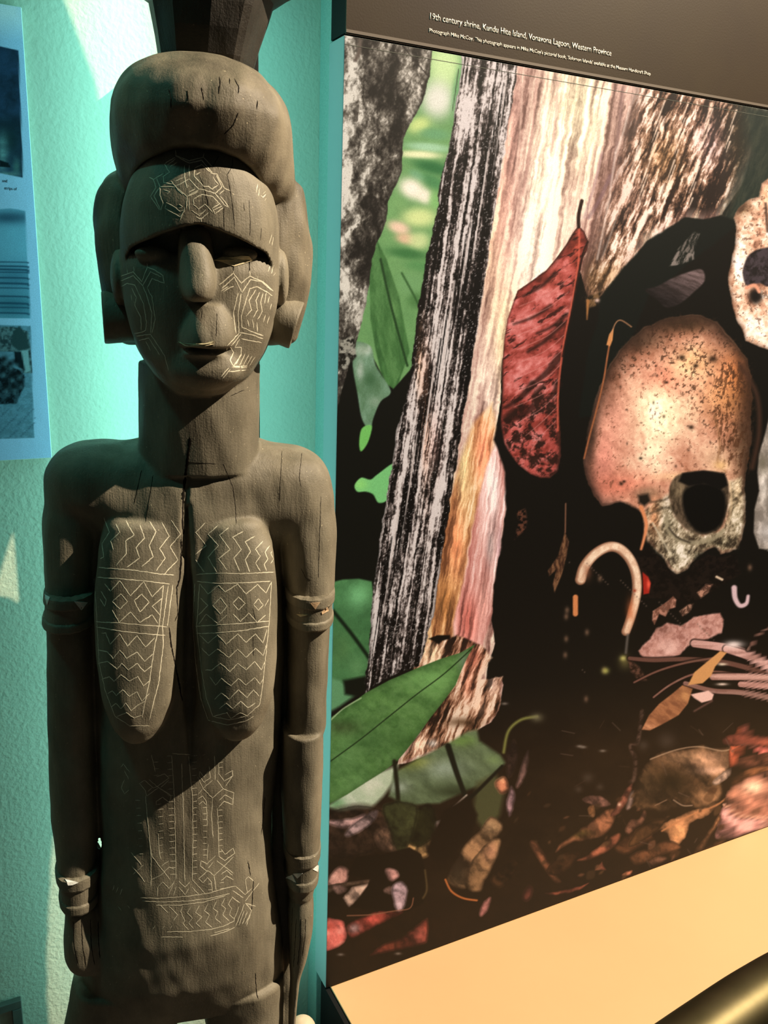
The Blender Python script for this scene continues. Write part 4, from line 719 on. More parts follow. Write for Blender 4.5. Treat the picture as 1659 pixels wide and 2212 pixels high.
class Field:
    def __init__(s, u0, u1, w0, w1, zs, h):
        s.u = np.arange(u0, u1, h).astype(np.float32); s.w = np.arange(w0, w1, h).astype(np.float32)
        s.z = zs.astype(np.float32); s.h = h; s.off = 0.0
        s.f = np.full((len(s.z), len(s.u), len(s.w)), 0.05, np.float32)
    def sub(s, zl, zh, ul, uh, wl, wh, m=0.02):
        g = lambda arr, lo, hi: slice(max(0, np.searchsorted(arr, lo - m)), min(len(arr), np.searchsorted(arr, hi + m)))
        return g(s.z, zl, zh), g(s.u, ul, uh), g(s.w, wl, wh)
    def comb(s, sl, d, op, k):
        a = s.f[sl]
        if op == 'add':
            if k > 0:
                hh = np.clip(0.5 + 0.5 * (a - d) / k, 0, 1); s.f[sl] = a * (1 - hh) + d * hh - k * hh * (1 - hh)
            else: s.f[sl] = np.minimum(a, d)
        else:
            d = -d
            if k > 0:
                hh = np.clip(0.5 - 0.5 * (a - d) / k, 0, 1); s.f[sl] = a * (1 - hh) + d * hh + k * hh * (1 - hh)
            else: s.f[sl] = np.maximum(a, d)
    def loft(s, keys, n=2.3, op='add', k=0.006, cap=0.008, sm=0.006, cut=None):
        ks = []
        for (py, xl_, xr_, wf, wb) in keys:
            wf = wf + s.off; wb = wb + s.off * .5; wc = (wf + wb) / 2; a = F(xl_, py, wc); b_ = F(xr_, py, wc); ks.append((0.5 * (a[2] + b_[2]), a[0], b_[0], wf, wb))
        ks = np.array(sorted(ks)); z0, z1 = ks[0, 0], ks[-1, 0]
        zi = np.linspace(z0 - 0.03, z1 + 0.03, int((z1 - z0 + 0.06) / 0.001) + 2)
        cols = [gsmooth(np.interp(zi, ks[:, 0], ks[:, c]), sm / 0.001) for c in (1, 2, 3, 4)]
        sl = s.sub(z0, z1, ks[:, 1].min(), ks[:, 2].max(), ks[:, 4].min(), ks[:, 3].max())
        z = s.z[sl[0]]; ul, ur, wf, wb = [np.interp(z, zi, c).astype(np.float32)[:, None, None] for c in cols]
        uc = (ul + ur) / 2; a = np.maximum((ur - ul) / 2 - 0, 0.001); wc = (wf + wb) / 2; b_ = np.maximum((wf - wb) / 2, 0.001)
        du = np.abs(s.u[sl[1]][None, :, None] - uc); dw = np.abs(s.w[sl[2]][None, None, :] - wc)
        q = ((du / a) ** n + (dw / b_) ** n) ** (1.0 / n)
        # first-order distance
        gr = np.sqrt((du / (a * a)) ** 2 + (dw / (b_ * b_)) ** 2) + 1e-3
        d2 = (q - 1) * np.minimum(np.minimum(a, b_) * 1.6, q / gr)
        dz = np.maximum(z0 - z, z - z1)[:, None, None]
        d2 = d2 + cap; dzc = dz + cap
        d = np.sqrt(np.maximum(d2, 0) ** 2 + np.maximum(dzc, 0) ** 2) + np.minimum(np.maximum(d2, dzc), 0) - cap
        if cut is not None:
            d = np.maximum(d, cut(s.u[sl[1]][None, :, None], s.w[sl[2]][None, None, :], z[:, None, None]))
        s.comb(sl, d.astype(np.float32), op, k)
    def ell(s, px, py, rx, ry, w_, rw, op='add', k=0.01, n=2.0, rot=0.0):
        w_ = w_ + s.off; c = F(px, py, w_); a = abs(F(px + rx, py, w_)[0] - c[0]); b_ = abs(F(px, py + ry, w_)[2] - c[2])
        R = max(a, b_) if rot else 0
        sl = s.sub(c[2] - max(b_, R), c[2] + max(b_, R), c[0] - max(a, R), c[0] + max(a, R), w_ - rw, w_ + rw)
        U = s.u[sl[1]][None, :, None] - c[0]; Z = s.z[sl[0]][:, None, None] - c[2]; W = s.w[sl[2]][None, None, :] - w_
        if rot: cr, sr = math.cos(rot), math.sin(rot); U, Z = U * cr + Z * sr, -U * sr + Z * cr
        q = ((np.abs(U) / a) ** n + (np.abs(Z) / b_) ** n + (np.abs(W) / rw) ** n) ** (1 / n)
        gr = np.sqrt((U / a ** 2) ** 2 + (Z / b_ ** 2) ** 2 + (W / rw ** 2) ** 2) + 1e-3
        d = (q - 1) * np.minimum(max(a, b_, rw), q / gr)
        s.comb(sl, d.astype(np.float32), op, k)
    def capsule(s, pts, op='sub', k=0.002):           # pts: (px, py, w, r)
        P = [(F(p[0], p[1], p[2] + s.off), p[3]) for p in pts]
        for (a, ra), (b_, rb) in zip(P[:-1], P[1:]):
            r = max(ra, rb); lo = np.minimum(a, b_) - r; hi = np.maximum(a, b_) + r
            sl = s.sub(lo[2], hi[2], lo[0], hi[0], lo[1], hi[1], 0.01)
            U = s.u[sl[1]][None, :, None] - a[0]; W = s.w[sl[2]][None, None, :] - a[1]; Z = s.z[sl[0]][:, None, None] - a[2]
            e = b_ - a; t = np.clip((U * e[0] + W * e[1] + Z * e[2]) / (e @ e), 0, 1)
            d = np.sqrt((U - t * e[0]) ** 2 + (W - t * e[1]) ** 2 + (Z - t * e[2]) ** 2) - (ra + (rb - ra) * t)
            s.comb(sl, d.astype(np.float32), op, k)
    def carve_noise(s, amp=0.0008):
        U = s.u[None, :, None]; W = s.w[None, None, :]; Z = s.z[:, None, None]
        for i in range(7):
            k_ = rng.normal(size=3); k_ *= 90 * (1 + 0.35 * i) / np.linalg.norm(k_); k_[2] *= 0.45; ph = rng.uniform(0, 6.28)
            s.f += (amp / (1 + 0.25 * i) * np.sin(U * k_[0] + W * k_[1] + Z * k_[2] + ph)).astype(np.float32)
    def mesh(s):
        f = s.f; ins = f < 0
        c = ins[:-1, :-1, :-1].astype(np.uint8)
        for dz in (0, 1):
            for du in (0, 1):
                for dw in (0, 1):
                    if dz + du + dw: c += ins[dz:f.shape[0] - 1 + dz, du:f.shape[1] - 1 + du, dw:f.shape[2] - 1 + dw]
        act = (c > 0) & (c < 8); idx = np.argwhere(act)
        vid = np.full(act.shape, -1, np.int32); vid[act] = np.arange(len(idx))
        g = f; i, j, l = idx.T
        corners = {}
        for dz in (0, 1):
            for du in (0, 1):
                for dw in (0, 1): corners[(dz, du, dw)] = g[i + dz, j + du, l + dw]
        acc = np.zeros((len(idx), 3)); cnt = np.zeros(len(idx))
        for a in corners:
            for ax in range(3):
                if a[ax] == 0:
                    b_ = list(a); b_[ax] = 1; b_ = tuple(b_)
                    fa, fb = corners[a], corners[b_]; m_ = (fa < 0) != (fb < 0)
                    t = np.where(m_, fa / np.where(m_, fa - fb, 1), 0)
                    for q in range(3): acc[:, q] += np.where(m_, a[q] + (t if q == ax else 0), 0)
                    cnt += m_
        acc /= cnt[:, None]
        z = np.interp(i + acc[:, 0], np.arange(len(s.z)), s.z); u = np.interp(j + acc[:, 1], np.arange(len(s.u)), s.u); w_ = np.interp(l + acc[:, 2], np.arange(len(s.w)), s.w)
        P = to_world(u, w_, z)
        quads = []
        for ax in range(3):
            sl0 = [slice(1, -1)] * 3; sl1 = [slice(1, -1)] * 3; sl0[ax] = slice(0, -1); sl1[ax] = slice(1, None)
            e = ins[tuple(sl0)] != ins[tuple(sl1)]; flip = ins[tuple(sl0)][e]
            q = np.argwhere(e) + np.array([0 if x == ax else 1 for x in range(3)])
            o1, o2 = [x for x in range(3) if x != ax]
            def v(a, b_):
                r = q.copy(); r[:, o1] -= a; r[:, o2] -= b_; return vid[r[:, 0], r[:, 1], r[:, 2]]
            Q = np.stack([v(1, 1), v(0, 1), v(0, 0), v(1, 0)], 1)
            if ax == 1: flip = ~flip
            Q[flip] = Q[flip][:, ::-1]; quads.append(Q)
        return P, np.concatenate(quads)

def np_mesh(name, P, Q, mt, parent, smooth=True):
    me = bpy.data.meshes.new(name); me.vertices.add(len(P)); me.vertices.foreach_set('co', P.astype(np.float32).ravel())
    n = Q.shape[1]; me.loops.add(Q.size); me.loops.foreach_set('vertex_index', Q.astype(np.int32).ravel())
    me.polygons.add(len(Q)); me.polygons.foreach_set('loop_start', np.arange(0, Q.size, n, dtype=np.int32))
    me.update(calc_edges=True); me.validate()
    return link_mesh(name, me, mt, parent, smooth)

fig = empty('carved_figure', tuple(to_world(0, 0, 0.0)), 'tall dark carved wooden female figure with pale incised patterns, standing before the teal wall', 'sculpture')

HV = 0.0022
z_lo = F(400, 2240, 0)[2]
zs = np.concatenate([np.arange(0.045, z_lo, 0.008), np.arange(z_lo, F(430, 290, 0.1)[2] + 0.01, HV)])
fb = Field(-0.275, 0.262, -0.135, 0.172, zs, HV)
# torso
fb.loft([(955, 300, 560, .020, -.085), (985, 235, 590, .045, -.10), (1020, 205, 592, .056, -.105), (1080, 195, 596, .063, -.108), (1200, 200, 606, .066, -.105),
         (1400, 205, 614, .066, -.098), (1600, 210, 606, .068, -.092), (1770, 216, 586, .072, -.088), (1850, 212, 586, .080, -.088),
         (1960, 205, 598, .088, -.092), (2060, 182, 610, .080, -.092), (2110, 168, 612, .066, -.09), (2142, 160, 611, .052, -.085)], n=2.2, k=0)
fb.ell(225, 1042, 125, 88, -.030, .074, k=.022, n=2.3)
fb.ell(600, 1060, 116, 96, -.030, .074, k=.022, n=2.3)
fb.ell(430, 1020, 215, 72, -.03, .075, k=.02)
# arms
fb.loft([(985, 150, 250, .01, -.07), (1040, 105, 250, .025, -.085), (1110, 93, 235, .032, -.09), (1200, 96, 214, .032, -.085), (1300, 101, 206, .032, -.078),
         (1450, 103, 204, .036, -.07), (1600, 104, 206, .036, -.066), (1750, 112, 212, .040, -.06), (1860, 124, 213, .045, -.05), (1935, 141, 210, .042, -.045)], n=2.3, k=.008, cap=.02)
fb.loft([(1925, 145, 206, .040, -.04), (1965, 142, 216, .048, -.04), (2010, 138, 228, .056, -.035), (2050, 139, 232, .056, -.03), (2085, 156, 228, .045, -.02)], n=2.4, k=.01, cap=.018)
fb.loft([(1000, 585, 690, .01, -.07), (1060, 590, 718, .03, -.085), (1150, 600, 724, .038, -.088), (1260, 614, 720, .040, -.08), (1340, 622, 709, .046, -.07),
         (1450, 622, 705, .044, -.064), (1540, 620, 703, .044, -.06), (1570, 614, 702, .046, -.06)], n=2.3, k=.006, cap=.012)
fb.loft([(1562, 609, 696, .056, -.05), (1620, 608, 697, .056, -.05), (1720, 608, 694, .052, -.048), (1830, 614, 690, .048, -.044), (1915, 622, 676, .042, -.04)], n=2.3, k=.003, cap=.004)
fb.loft([(1905, 626, 673, .038, -.03), (1950, 622, 677, .046, -.032), (1985, 622, 676, .050, -.03), (2030, 624, 670, .046, -.026), (2065, 624, 660, .042, -.02),
         (2110, 628, 646, .036, -.012), (2212, 624, 637, .030, -.01), (2290, 622, 634, .02, -.01)], n=2.2, k=.006, cap=.006)
# breasts
fb.loft([(1115, 235, 372, .066, .0), (1180, 212, 386, .078, .0), (1300, 204, 391, .094, .0), (1420, 208, 386, .104, .0), (1500, 222, 376, .108, .0),
         (1550, 242, 356, .102, .0), (1580, 272, 330, .088, .0)], n=2.5, k=.006, cap=.012)
fb.loft([(1115, 440, 560, .066, .0), (1180, 430, 590, .078, .0), (1300, 424, 598, .094, .0), (1420, 428, 598, .104, .0), (1500, 437, 588, .108, .0),
         (1545, 452, 570, .102, .0), (1574, 480, 542, .088, .0)], n=2.5, k=.006, cap=.012)
fb.loft([(1120, 400, 407, .2, .058), (1200, 394, 414, .2, .050), (1350, 392, 424, .2, .046), (1560, 388, 430, .2, .048), (1620, 395, 424, .2, .058), (1700, 408, 414, .2, .066)], n=2.6, op='sub', k=.008, cap=.003)
# recessed webs of wood left standing between arms and trunk
fb.loft([(1100, 590, 650, -.03, -.075), (1400, 598, 645, -.025, -.07), (1700, 585, 635, -.02, -.065), (1900, 580, 640, -.015, -.06), (2080, 598, 636, -.015, -.06), (2200, 598, 632, -.015, -.06)], n=3, k=.004, cap=.004)
fb.loft([(1100, 180, 235, -.03, -.075), (1400, 185, 225, -.025, -.07), (1700, 190, 228, -.02, -.06), (1900, 195, 228, -.015, -.05), (2080, 190, 225, -.015, -.05)], n=3, k=.004, cap=.004)
# legs down to the base
for K in ([(2085, 158, 398, .06, -.088), (2150, 146, 392, .048, -.088), (2212, 133, 384, .044, -.088), (2330, 150, 375, .05, -.08), (2430, 165, 360, .06, -.07), (2520, 175, 350, .05, -.06), (2600, 165, 355, .07, -.06)],
          [(2085, 432, 612, .06, -.088), (2150, 438, 611, .05, -.088), (2212, 447, 610, .046, -.088), (2330, 440, 595, .05, -.08), (2430, 445, 580, .06, -.07), (2520, 445, 570, .05, -.06), (2600, 440, 575, .07, -.06)]):
    fb.loft(K, n=2.5, k=.001, cap=.012)
fb.capsule([(590, 1110, .09, .004), (606, 1300, .085, .004), (613, 1500, .078, .005), (598, 1700, .07, .006)], k=.006)
# neck
fb.loft([(780, 300, 560, .072, -.085), (880, 299, 560, .070, -.085), (960, 298, 560, .066, -.085), (1010, 296, 562, .062, -.085)], n=2.1, k=.004, cap=.004)
fb.off = .022
# head: lower face, cheeks, forehead with overhanging brow, nose, mouth, chin
u0 = F(430, 484, .13)[0]
def face_loft(keys, **kw): fb.loft(keys, **kw)
face_loft([(440, 264, 598, .078, -.09), (540, 260, 602, .080, -.09), (640, 264, 600, .080, -.09), (700, 276, 594, .08, -.09), (760, 300, 572, .076, -.08), (810, 332, 540, .070, -.06), (846, 372, 492, .056, -.03), (858, 405, 460, .04, .0)], n=2.2, k=0, cap=.006)
face_loft([(551, 268, 595, .090, .0), (585, 262, 601, .097, .0), (660, 268, 598, .098, .0), (720, 284, 584, .094, .0), (770, 306, 562, .090, .0), (815, 338, 528, .084, .0), (846, 380, 486, .070, .0)], n=2.3, k=.003, cap=.006, sm=.004)
def brow(U, W, Z):
    zb = F(430, 484, .135)[2] - 0.85 * np.abs(U - u0) ** 1.35 - 110 * np.maximum(np.abs(U - u0) - .080, 0) ** 2
    return zb - Z
face_loft([(312, 390, 470, .080, -.05), (325, 345, 518, .092, -.05), (350, 310, 552, .103, -.06), (400, 280, 584, .114, -.06), (450, 265, 597, .119, -.06), (500, 260, 601, .119, -.06), (560, 261, 601, .112, -.05), (620, 262, 600, .100, -.05)], n=2.3, k=0, cap=.006, cut=brow)
fb.loft([(492, 396, 448, .098, .04), (510, 384, 456, .108, .04), (550, 383, 464, .120, .04), (600, 388, 468, .131, .04), (630, 390, 466, .137, .04), (650, 400, 456, .132, .04)], n=2.6, k=.002, cap=.007)
fb.loft([(655, 415, 486, .104, .05), (680, 402, 500, .113, .05), (710, 390, 508, .120, .05), (735, 386, 508, .123, .05), (748, 390, 498, .121, .05)], n=2.4, k=.004, cap=.004)
fb.ell(438, 764, 40, 9, .096, .014, k=.008)
fb.ell(448, 800, 72, 40, .082, .022, k=.012)
for ex in (330, 518):                          # eyes lying under the brow
    fb.ell(ex, 548, 40, 17, .080, .011, k=.004)
fb.capsule([(288, 548, .092, .0016), (330, 549, .0935, .002), (372, 551, .092, .0016)])
fb.capsule([(478, 553, .092, .0016), (518, 552, .0935, .002), (556, 548, .092, .0016)])
fb.ell(606, 600, 16, 60, .015, .035, k=.008)   # ears beside the plugs
fb.ell(256, 600, 16, 60, .015, .035, k=.008)
fb.off = 0.0
fb.capsule([(415, 950, .055, .003), (408, 1000, .052, .003), (402, 1070, .059, .0035), (398, 1130, .063, .004), (398, 1200, .06, .004)], k=.001)
for yy, rr in ((1804, .0016), (1812, .003), (1820, .004), (1827, .0045)):   # small opening between arm and waist
    fb.capsule([(215, yy, .15, rr), (215, yy, -.13, rr)], k=0)
fb.carve_noise(.0004)
P, Q = fb.mesh(); del fb
body = np_mesh('body', P, Q, M['wood'], fig)

zs = np.arange(F(430, 760, 0)[2], F(430, 110, 0)[2] + .02, 0.0024)
fh = Field(-0.17, 0.185, -0.155, 0.178, zs, 0.0024); fh.off = .022
fh.loft([(132, 372, 478, .02, -.06), (140, 332, 520, .055, -.085), (160, 292, 562, .085, -.105), (190, 259, 592, .112, -.12), (225, 244, 612, .130, -.13), (270, 239, 626, .136, -.135),
         (310, 241, 632, .128, -.135), (350, 246, 634, .118, -.13), (400, 256, 634, .095, -.12), (440, 262, 628, .06, -.12)], n=2.25, k=0, cap=.01, sm=.005)
fh.loft([(385, 236, 648, .022, -.11), (425, 212, 661, .03, -.115), (500, 206, 668, .034, -.11), (600, 213, 668, .030, -.10), (660, 226, 662, .02, -.09), (742, 252, 640, .0, -.08)], n=3.0, k=.004, cap=.012)
c = F(430, 505, .13); ra = F(601, 505, .13)[0] - c[0]; rb = c[2] - F(430, 318, .13)[2]; rb = abs(rb)
U = fh.u[None, :, None] - c[0]; Z = fh.z[:, None, None] - c[2]; W = fh.w[None, None, :]
q = ((np.abs(U) / ra) ** 2.3 + (np.abs(np.where(Z > 0, Z, Z * 0.55)) / rb) ** 2.3) ** (1 / 2.3)
d = np.maximum((q - 1) * min(ra, rb), -.02 - W)     # clear a hollow for the face
d = -d; k = .004
hh = np.clip(0.5 - 0.5 * (fh.f - d) / k, 0, 1); fh.f = (fh.f * (1 - hh) + d * hh + k * hh * (1 - hh)).astype(np.float32)
fh.carve_noise(.0009)
P, Q = fh.mesh(); del fh, U, Z, W, q, d, hh
hair = np_mesh('hair', P, Q, M['hair'], fig); hair['label'] = 'smooth domed carved hair, darker than the face'

# ear plugs
def plug(p_in, p_out, r_in, r_out, wz):
    a = F(*p_in, wz); b_ = F(*p_out, wz + .006); seg = 40; verts = []; faces = []
    ax = Vector(b_ - a); L_ = ax.length; ax.normalize(); s_ = ax.cross(Vector((0, 0, 1))).normalized(); q_ = s_.cross(ax)
    prof = [(0, r_in * .9), (.02, r_in), (.5, (r_in + r_out) / 2 * .97), (.92, r_out), (.985, r_out * .99), (1.0, r_out * .94), (.985, r_out * .72), (.94, r_out * .62), (.94, 0.0004)]
    for t, r in prof:
        for k_ in range(seg):
            g = 2 * math.pi * k_ / seg; v = Vector(a) + ax * (L_ * t) + (s_ * math.cos(g) + q_ * math.sin(g)) * r
            verts.append(to_world(v.x, v.y, v.z))
    for i_ in range(len(prof) - 1):
        for k_ in range(seg): faces.append((i_ * seg + k_, i_ * seg + (k_ + 1) % seg, (i_ + 1) * seg + (k_ + 1) % seg, (i_ + 1) * seg + k_))
    faces.append(tuple(range(seg)))
    bm_ = bmesh.new(); vs = [bm_.verts.new(v) for v in verts]
    for f_ in faces: bm_.faces.new([vs[x] for x in f_])
    return bm_obj('ear_plug', bm_, M['wood'], fig, True)
plug((318, 686), (222, 686), .033, .0345, .010)
plug((582, 682), (641, 704), .035, .0335, .012)

# carved block standing on the head
bk = [(175, 350, 540, .02, -.10), (140, 343, 549, .034, -.105), (90, 335, 563, .045, -.115), (40, 325, 580, .052, -.12), (0, 317, 592, .055, -.125)]
bk2 = [(2.045, -.24, .295, .058, -.128), (2.10, -.27, .338, .058, -.13), (2.17, -.27, .312, .056, -.13), (2.275, -.20, .222, .050, -.125), (2.288, -.18, .205, .045, -.12)]  # unseen wide top, added and shaped to cast shadow on the wall
sec = [(-1, .05), (-.93, .5), (-.62, .93), (.0, 1.0), (.52, .95), (.66, .86), (.98, .12), (1.0, -.1), (.8, -.8), (.4, -1), (-.4, -1), (-.85, -.75)]
bm = bmesh.new(); rings = []
for (py, xl_, xr_, wf, wb) in bk:
    wc = (wf + wb) / 2; a = F(xl_, py, wc); b_ = F(xr_, py, wc); uc = (a[0] + b_[0]) / 2; hw = (b_[0] - a[0]) / 2
    rings.append([bm.verts.new(to_world(uc + s_ * hw, wc + t_ * (wf - wb) / 2, (a[2] + b_[2]) / 2)) for s_, t_ in sec])
for (z_, ua, ub, wf, wb) in bk2:
    rings.append([bm.verts.new(to_world((ua + ub) / 2 + s_ * (ub - ua) / 2, (wf + wb) / 2 + t_ * (wf - wb) / 2, z_)) for s_, t_ in sec])
for r0, r1 in zip(rings[:-1], rings[1:]):
    for k in range(len(sec)): bm.faces.new((r0[k], r0[(k + 1) % len(sec)], r1[(k + 1) % len(sec)], r1[k]))
bm.faces.new(rings[0]); bm.faces.new(rings[-1])
bmesh.ops.bevel(bm, geom=[e for e in bm.edges if e.calc_face_angle(0) > 0.3], offset=.003, segments=2, affect='EDGES')
bl = bm_obj('head_block', bm, M['block'], fig); bl['label'] = 'dark flaring carved block standing on the head'

# base block under the feet
pa = F(140, 2560, 0); pb = F(620, 2560, 0)
bm = bmesh.new(); bmesh.ops.create_cube(bm, size=1.0)
for v in bm.verts:
    u_ = (pa[0] + pb[0]) / 2 + v.co.x * 0.40; w_ = v.co.y * 0.24 - .01; z_ = 0.03 + v.co.z * 0.06
    v.co = Vector(to_world(u_, w_, z_))
bmesh.ops.bevel(bm, geom=list(bm.edges), offset=.006, segments=2, affect='EDGES')
bm_obj('base', bm, M['block'], fig)

# unseen black block added behind the figure to keep key light off the wall
bm_obj('added_shade_block', box_bm(.336, .448, 1.300, YW - .001, 1.22, 1.93, .002, 1), M['black'], fig)

# arm and wrist bands
def superring(uc, wc, a, b_, n, seg):
    out = []
    for k_ in range(seg):
        t = 2 * math.pi * k_ / seg; cs, sn = math.cos(t), math.sin(t)
        out.append((uc + a * math.copysign(abs(cs) ** (2 / n), cs), wc + b_ * math.copysign(abs(sn) ** (2 / n), sn)))
    return out
def band(x0t, x1t, x0b, x1b, yt, yb, wf, wb, depth=.004, inset=None):
    bm_ = bmesh.new(); rings_ = []; seg = 64; wc = (wf + wb) / 2
    prof = [(0, -.005), (.0, .0), (.03, .9), (.10, 1.0), (.28, 1.0), (.32, .85), (.34, .45), (.72, .45), (.76, .9), (.80, 1.0), (.94, 1.0), (.985, .8), (1.0, .0), (1.0, -.005)]
    for t, o_ in prof:
        yy = yt + (yb - yt) * t; a = F(x0t + (x0b - x0t) * t, yy, wc); b_ = F(x1t + (x1b - x1t) * t, yy, wc)
        off = depth * (o_ - 1)
        if o_ < 0: off = -depth * 3
        R_ = superring((a[0] + b_[0]) / 2, wc, (b_[0] - a[0]) / 2 + off, (wf - wb) / 2 + off, 2.3, seg)
        rings_.append([bm_.verts.new(to_world(u_, w_, (a[2] + b_[2]) / 2 + .0004 * math.sin(k_ * 1.7 + t * 5))) for k_, (u_, w_) in enumerate(R_)])
    for r0_, r1_ in zip(rings_[:-1], rings_[1:]):
        for k_ in range(seg): bm_.faces.new((r0_[k_], r0_[(k_ + 1) % seg], r1_[(k_ + 1) % seg], r1_[k_]))
    return bm_
bands = {}
for nm, key, a in (('armband', 'AL', (97, 214, 93, 212, 1262, 1334, .050, -.086)), ('armband', 'AR', (614, 721, 616, 717, 1262, 1330, .056, -.082)),
                   ('wristband', 'WL', (119, 219, 130, 220, 1855, 1930, .054, -.056)), ('wristband', 'WR', (612, 692, 614, 686, 1812, 1888, .054, -.050))):
    bands[key] = bm_obj(nm, band(*a, depth=.005), M['wood'], fig, False)

# --- everything incised or cracked is laid on the carved surface
dg = bpy.context.evaluated_depsgraph_get(); dg.update()
def tree(objs):
    V = []; Fc = []
    for o in objs:
        me = o.data; co = np.empty(len(me.vertices) * 3, np.float32); me.vertices.foreach_get('co', co)
        base = len(V); V += [tuple(c) for c in co.reshape(-1, 3).tolist()]
        Fc += [tuple(base + x for x in p.vertices) for p in me.polygons]
    return BVHTree.FromPolygons(V, Fc)
bvh = tree([body]); bvh_h = tree([hair]); bvh_b = tree(list(bands.values()))
cam_v = Vector(CAM)
def hit(T, px, py):
    d_ = Vector(ray(px, py)).normalized(); r = T.ray_cast(cam_v, d_)
    return (r[0], r[1]) if r[0] is not None else (None, None)
class Ribbons:
    def __init__(s): s.v = []; s.f = []
    def line(s, pts, width, T=None, lift=.0002, taper=True, jit=.25, wob=0.5):
        T = T or bvh; P2 = []
        for a, b_ in zip(pts[:-1], pts[1:]):
            n_ = max(1, int(math.hypot(b_[0] - a[0], b_[1] - a[1]) / 4))
            for k_ in range(n_): P2.append((a[0] + (b_[0] - a[0]) * k_ / n_, a[1] + (b_[1] - a[1]) * k_ / n_))
        P2.append(pts[-1]); prevs = None; H3 = []
        for i_, p in enumerate(P2):
            h_, nrm = hit(T, p[0] + random.uniform(-wob, wob), p[1] + random.uniform(-wob, wob)); H3.append((h_, nrm))
        N_ = len(H3)
        for i_ in range(N_):
            h_, nrm = H3[i_]
            if h_ is None: prevs = None; continue
            j0, j1 = max(0, i_ - 1), min(N_ - 1, i_ + 1)
            if H3[j0][0] is None or H3[j1][0] is None: prevs = None; continue
            t = H3[j1][0] - H3[j0][0]
            if t.length < 1e-6 or t.length > .012 * max(1, j1 - j0): prevs = None; continue
            t.normalize(); sd = t.cross(nrm).normalized()
            wd = width * random.uniform(1 - jit, 1 + jit)
            if taper and (i_ == 0 or i_ == N_ - 1): wd *= .35
            b0 = len(s.v); up = nrm * lift
            s.v += [h_ - sd * wd / 2 - nrm * .0006, h_ + up, h_ + sd * wd / 2 - nrm * .0006, h_ - sd * wd / 2 + up * .5, h_ + sd * wd / 2 + up * .5]
            if prevs is not None:
                p_ = prevs
                s.f += [(p_ + 0, p_ + 3, b0 + 3, b0 + 0), (p_ + 3, p_ + 1, b0 + 1, b0 + 3), (p_ + 1, p_ + 4, b0 + 4, b0 + 1), (p_ + 4, p_ + 2, b0 + 2, b0 + 4)]
            prevs = b0
    def build(s, name, mt, parent=None): return mesh_obj(name, s.v, s.f, mt, parent or fig)
def xf(lines, x0, y0, k_): return [[(x0 + x * k_, y0 + y * k_) for x, y in l] for l in lines]
forehead = xf([
 [(325,20),(335,95),(490,180),(640,145),(740,265),(770,300)], [(340,90),(490,150),(660,110),(665,60)], [(660,110),(770,225)], [(555,240),(640,195),(740,285)],
 [(555,240),(550,340),(610,400),(665,460)], [(560,320),(625,290)], [(490,200),(490,340)], [(435,210),(435,340),(460,470)], [(320,110),(200,185)], [(330,125),(230,205)], [(350,165),(265,220)],
 [(195,190),(255,290),(180,340),(190,415),(290,430)], [(185,300),(60,380)], [(10,350),(60,370),(95,470),(30,580)], [(100,360),(140,460),(320,465)], [(140,460),(70,570),(150,740)],
 [(140,470),(140,560),(180,660),(150,745)], [(30,580),(140,740)], [(320,400),(425,350)], [(335,455),(490,370)], [(270,390),(330,465),(465,580)], [(345,490),(415,550)],
 [(490,370),(600,490),(670,500),(800,540),(920,690),(970,710)], [(610,400),(665,460),(720,460),(765,490),(835,440)], [(465,580),(600,500)], [(480,530),(560,490)], [(480,575),(600,520)],
 [(485,600),(490,740)], [(465,580),(455,720)], [(540,610),(640,555),(770,580),(870,685)], [(540,610),(545,680),(600,730),(680,670),(770,770)], [(740,260),(750,300),(820,310),(910,480),(980,515)],
 [(770,340),(840,440)], [(810,320),(880,460),(860,490),(800,540)], [(850,555),(910,500)], [(860,570),(960,700)], [(765,720),(860,660)], [(770,745),(885,690)], [(795,790),(900,710)], [(765,720),(795,790)],
 [(520,745),(610,810),(690,735)], [(600,790),(660,770)], [(570,820),(630,850),(720,770)], [(625,830),(640,905)], [(220,650),(310,700),(385,760),(425,740)], [(200,720),(380,820),(440,740)],
 [(215,670),(200,720)], [(440,710),(380,860)], [(190,500),(260,520),(230,545)], [(370,720),(410,700),(365,670)], [(455,440),(480,450),(460,480)],
 [(1310,430),(1290,530)], [(1330,480),(1320,580)], [(1345,560),(1370,590),(1405,550)], [(1400,520),(1370,545)], [(1410,600),(1395,630)],
 [(1480,1030),(1440,1150)], [(1495,1060),(1480,1170)], [(1480,1350),(1430,1480)], [(1500,1400),(1470,1500)], [(1520,1490),(1500,1520)]], 320, 320, .1808)
